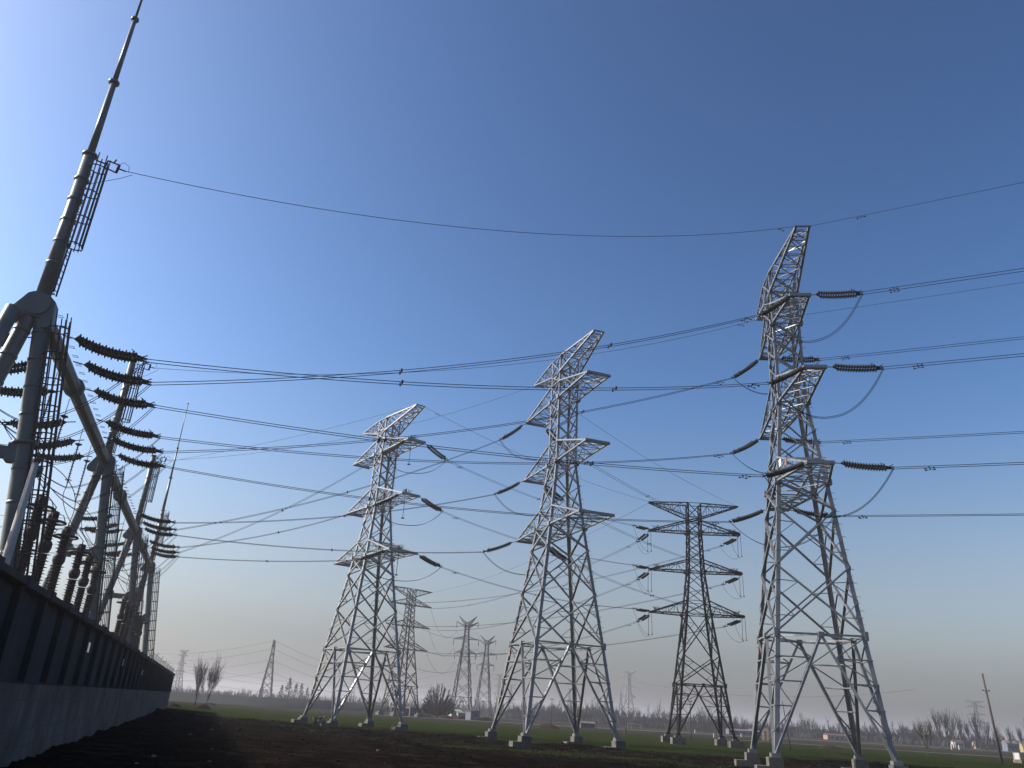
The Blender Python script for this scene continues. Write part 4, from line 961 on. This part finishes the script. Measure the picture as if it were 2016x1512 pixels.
VH = [(156, 384, 9, 4, 1.9, 'brick', 'redroof', 'long red brown house behind the tallest silver tower, under two tall poplars', 5), (122, 388, 7, 4, 1.8, 'white', 'roof', 'low white house with grey roof seen between the legs of the tallest silver tower', 0),
      (213, 445, 4.4, 4, 2.8, 'cream', 'roof', 'square cream yellow house just outside the tallest silver tower', 20), (232, 398, 9, 5, 2.6, 'brick', 'roof', 'dark brown farmhouse beyond the cream yellow house', 10), (262, 470, 16, 4, 1.8, 'white', 'roof', 'long low white wall house before the village trees', 5),
      (205, 372, 4, 3.5, 2.4, 'white', 'redroof', 'small white house with red roof left of the dark truck shaped shed', 0), (222, 362, 4.5, 4, 3.2, 'bluewall', 'roof', 'blue grey two storey house in the middle of the village', 0), (231, 366, 3, 3, 3.4, 'cream', 'roof', 'narrow tall cream house beside the blue grey one', 0),
      (243, 372, 5, 4, 2.2, 'white', 'roof', 'white gabled house right of the narrow cream house', 8), (256, 378, 6, 4, 2.0, 'brick', 'roof', 'low brown house before the ragged trees', 0), (275, 386, 6, 4, 2.6, 'bluewall', 'roof', 'blue grey house behind the leaning utility pole', 0),
      (296, 400, 5, 4, 2.3, 'white', 'roof', 'white house just past the leaning utility pole', 0), (306, 402, 3, 3, 2.2, 'white', 'redroof', 'tiny white house near the photo edge', 0), (279, 362, 3.5, 3.5, 3.6, 'cream', 'roof', 'tall pale house at the edge of the village', -10),
      (98, 330, 12, 3.5, 1.5, 'bluewall', 'roof', 'long low blue grey shed between the dark pylon and the tallest silver tower', 3), (26.4, 234, 4.0, 2.6, 1.2, 'dark', 'roof', 'low dark shelter on the road behind the middle silver tower', 12)]
for x, y, w_, d_, h, wl_, rf, lab, rz in VH:
    house('farm_house', lab, 'house', (x, y, 0), (w_, d_, h), R(rz), wl_, rf, h * .35, 'small houses on the plain')
def pole(label, loc, h, r=.13, lean=(0, 0), arm=None, m='darkpole', name='utility_pole', group='utility poles on the plain'):
    r_ = thing(name, label, 'pole', loc, 0, group); t_ = V((lean[0], lean[1], h)); MB().tube([(0, 0, -.2), t_], [r, r * .62], 10).build('shaft', m, r_, True)
    if arm:
        u, w_ = arm; p = t_ * u; MB().bar(p - V((w_ / 2, 0, 0)), p + V((w_ / 2, 0, 0)), .09).build('crossbar', 'darkpole', r_)
        for s_ in (-1, 0, 1): MB().tube([p + V((s_ * w_ * .42, 0, .03)), p + V((s_ * w_ * .42, 0, .2))], .05, 6).build('pin_insulator', 'porcelain', r_)
    return r_
pole('tall leaning utility pole with a short crossbar, nearest one beyond the tallest tower', (71.7, 119.4, 0), 11.8, .2, (-.55, .3), (.80, 1.1))
pole('bare utility pole framed by the legs of the middle silver tower', (12.9, 180.8, 0), 5.9, .1, (0, 0), (.97, .9))
pole('thin pole standing in the field under the dark pylon', (33.8, 143.2, 0), 6.2, .1, (0, 0), (.98, .7))
pole('thin pole just behind the small white hut', (-3.7, 262, 0), 6.2, .13, (0, 0), (.8, 1.6))
pole('short thin pole beneath the tallest silver tower', (42.8, 121.4, 0), 6.3, .09, (-.7, 0))
pole('thin pole behind the outer foot of the middle silver tower', (.9, 161, 0), 5.0, .09)
pole('thin pole by the white gate frame left of the dark pylon', (39.3, 246, 0), 4.2, .1, (0, 0), (.98, 3.0))
pole('thin short pole behind the right foot of the middle silver tower', (21.5, 172, 0), 4.4, .08)
go = thing('gate_frame', 'low white pipe frame beside the road left of the dark pylon', 'frame', (51, 302, 0)); MB().bar((-2.2, 0, 0), (-2.2, 0, 1.8), .16).bar((2.6, 0, 0), (2.6, 0, 1.6), .16).bar((-2.2, 0, 1.7), (2.6, 0, 1.5), .16).bar((-1.0, 0, 0), (-1.0, 0, 1.7), .12).build('frame', 'white', go)
for i, (x, y, h, lab) in enumerate(((65.4, 271, 1.1, 'white marker post beside the thin pole under the dark pylon'), (53.2, 201.6, .9, 'white marker post next to the right foot of the dark pylon'), (74.6, 252, .95, 'white marker post left of the tallest silver tower'), (151, 277.6, 1.5, 'left of two white posts before the village'), (153.5, 277.6, 1.5, 'right of two white posts before the village'))):
    o = thing('marker_post', lab, 'post', (x, y, 0), 0, 'white marker posts'); MB().box((0, 0, h / 2), (.55, .4, h)).build('shaft', 'white', o); MB().prism([(-.28, -.2, h), (.28, -.2, h), (.28, .2, h), (-.28, .2, h)], (0, 0, .05)).build('cap', 'footing', o)
o = thing('white_cabinet', 'white cabinet on a brick base near the foot of the leaning pole', 'cabinet', (80.5, 130, 0), R(-28)); MB().box((0, 0, .95), (.85, .75, 1.1)).build('box', 'white', o); MB().box((0, 0, .18), (1.05, .9, .42)).build('plinth', 'brick', o); MB().box((0, 0, 1.55), (1.0, .9, .09)).build('roof', 'redroof', o); MB().box((0, -.385, .95), (.6, .03, .9)).build('door', 'plate', o)
# motorcycle parked by the outer foot of the smallest silver tower
mc = thing('motorcycle', 'dark motorcycle parked on the soil between two feet of the smallest silver tower', 'motorcycle', (-17.5, 87.6, ground_h(-17.5, 87.6)), R(62))
for x in (-.62, .62):
    w_ = MB().torus((x, 0, .3), .25, .06, (0, 1, 0), 20, 6).build('wheel', 'rubber', mc); MB().tube([(x, -.05, .3), (x, .05, .3)], .16, 12).build('rim', 'fitting', w_)
MB().tube([(-.62, 0, .3), (-.1, 0, .42), (.35, 0, .75), (.45, 0, .95)], .05, 6).tube([(.62, .07, .3), (.42, .07, .95)], .03, 6).tube([(.62, -.07, .3), (.42, -.07, .95)], .03, 6).box((-.05, 0, .42), (.42, .26, .3)).build('frame', 'dark', mc)
MB().tube([(-.05, 0, .78), (.1, 0, .8), (.32, 0, .76)], [.1, .15, .1], 8).build('fuel_tank', 'red', mc, True); MB().box((-.42, 0, .77), (.66, .24, .1)).build('seat', 'rubber', mc)
MB().tube([(.4, -.36, 1.06), (.44, -.1, .98), (.44, .1, .98), (.4, .36, 1.06)], .02, 6).build('handlebar', 'fitting', mc); MB().tube([(.5, 0, .9), (.6, 0, .9)], .09, 10).build('headlight', 'plate', mc); MB().box((-.85, 0, .72), (.3, .3, .28)).build('luggage_box', 'dark', mc)
for s_ in (-1, 1): MB().bar((.4, s_ * .3, 1.05), (.36, s_ * .38, 1.25), .02).box((.36, s_ * .4, 1.28), (.03, .12, .08)).build('mirror', 'fitting', mc)
o = thing('tree_stump', 'dark stump at the far edge of the field left of the dark pylon', 'stump', (25.8, 162.9, 0)); MB().tube([(0, 0, -.1), (0, 0, .3), (.05, 0, .95)], [.28, .2, .16], 9).build('bole', 'bark', o); MB().tube([(0, 0, .6), (.3, 0, 1.0)], .06, 6).build('branch', 'bark', o)

# ------------------------------------------------------------------ haze
hz = MB(); hz.box((0, 1200, 21), (5600, 4000, 46)); hzm = bpy.data.materials.new('haze'); hzm.use_nodes = True; t = hzm.node_tree; t.nodes.clear()
ov = t.nodes.new('ShaderNodeOutputMaterial'); pv = t.nodes.new('ShaderNodeVolumePrincipled'); pv.inputs['Color'].default_value = (.66, .66, .70, 1); pv.inputs['Density'].default_value = HAZE_DENSITY; pv.inputs['Anisotropy'].default_value = .3
t.links.new(pv.outputs[0], ov.inputs['Volume']); M['haze'] = hzm
o = hz.build('haze', 'haze'); o['kind'] = 'stuff'; o['label'] = 'thin winter haze over the plain'
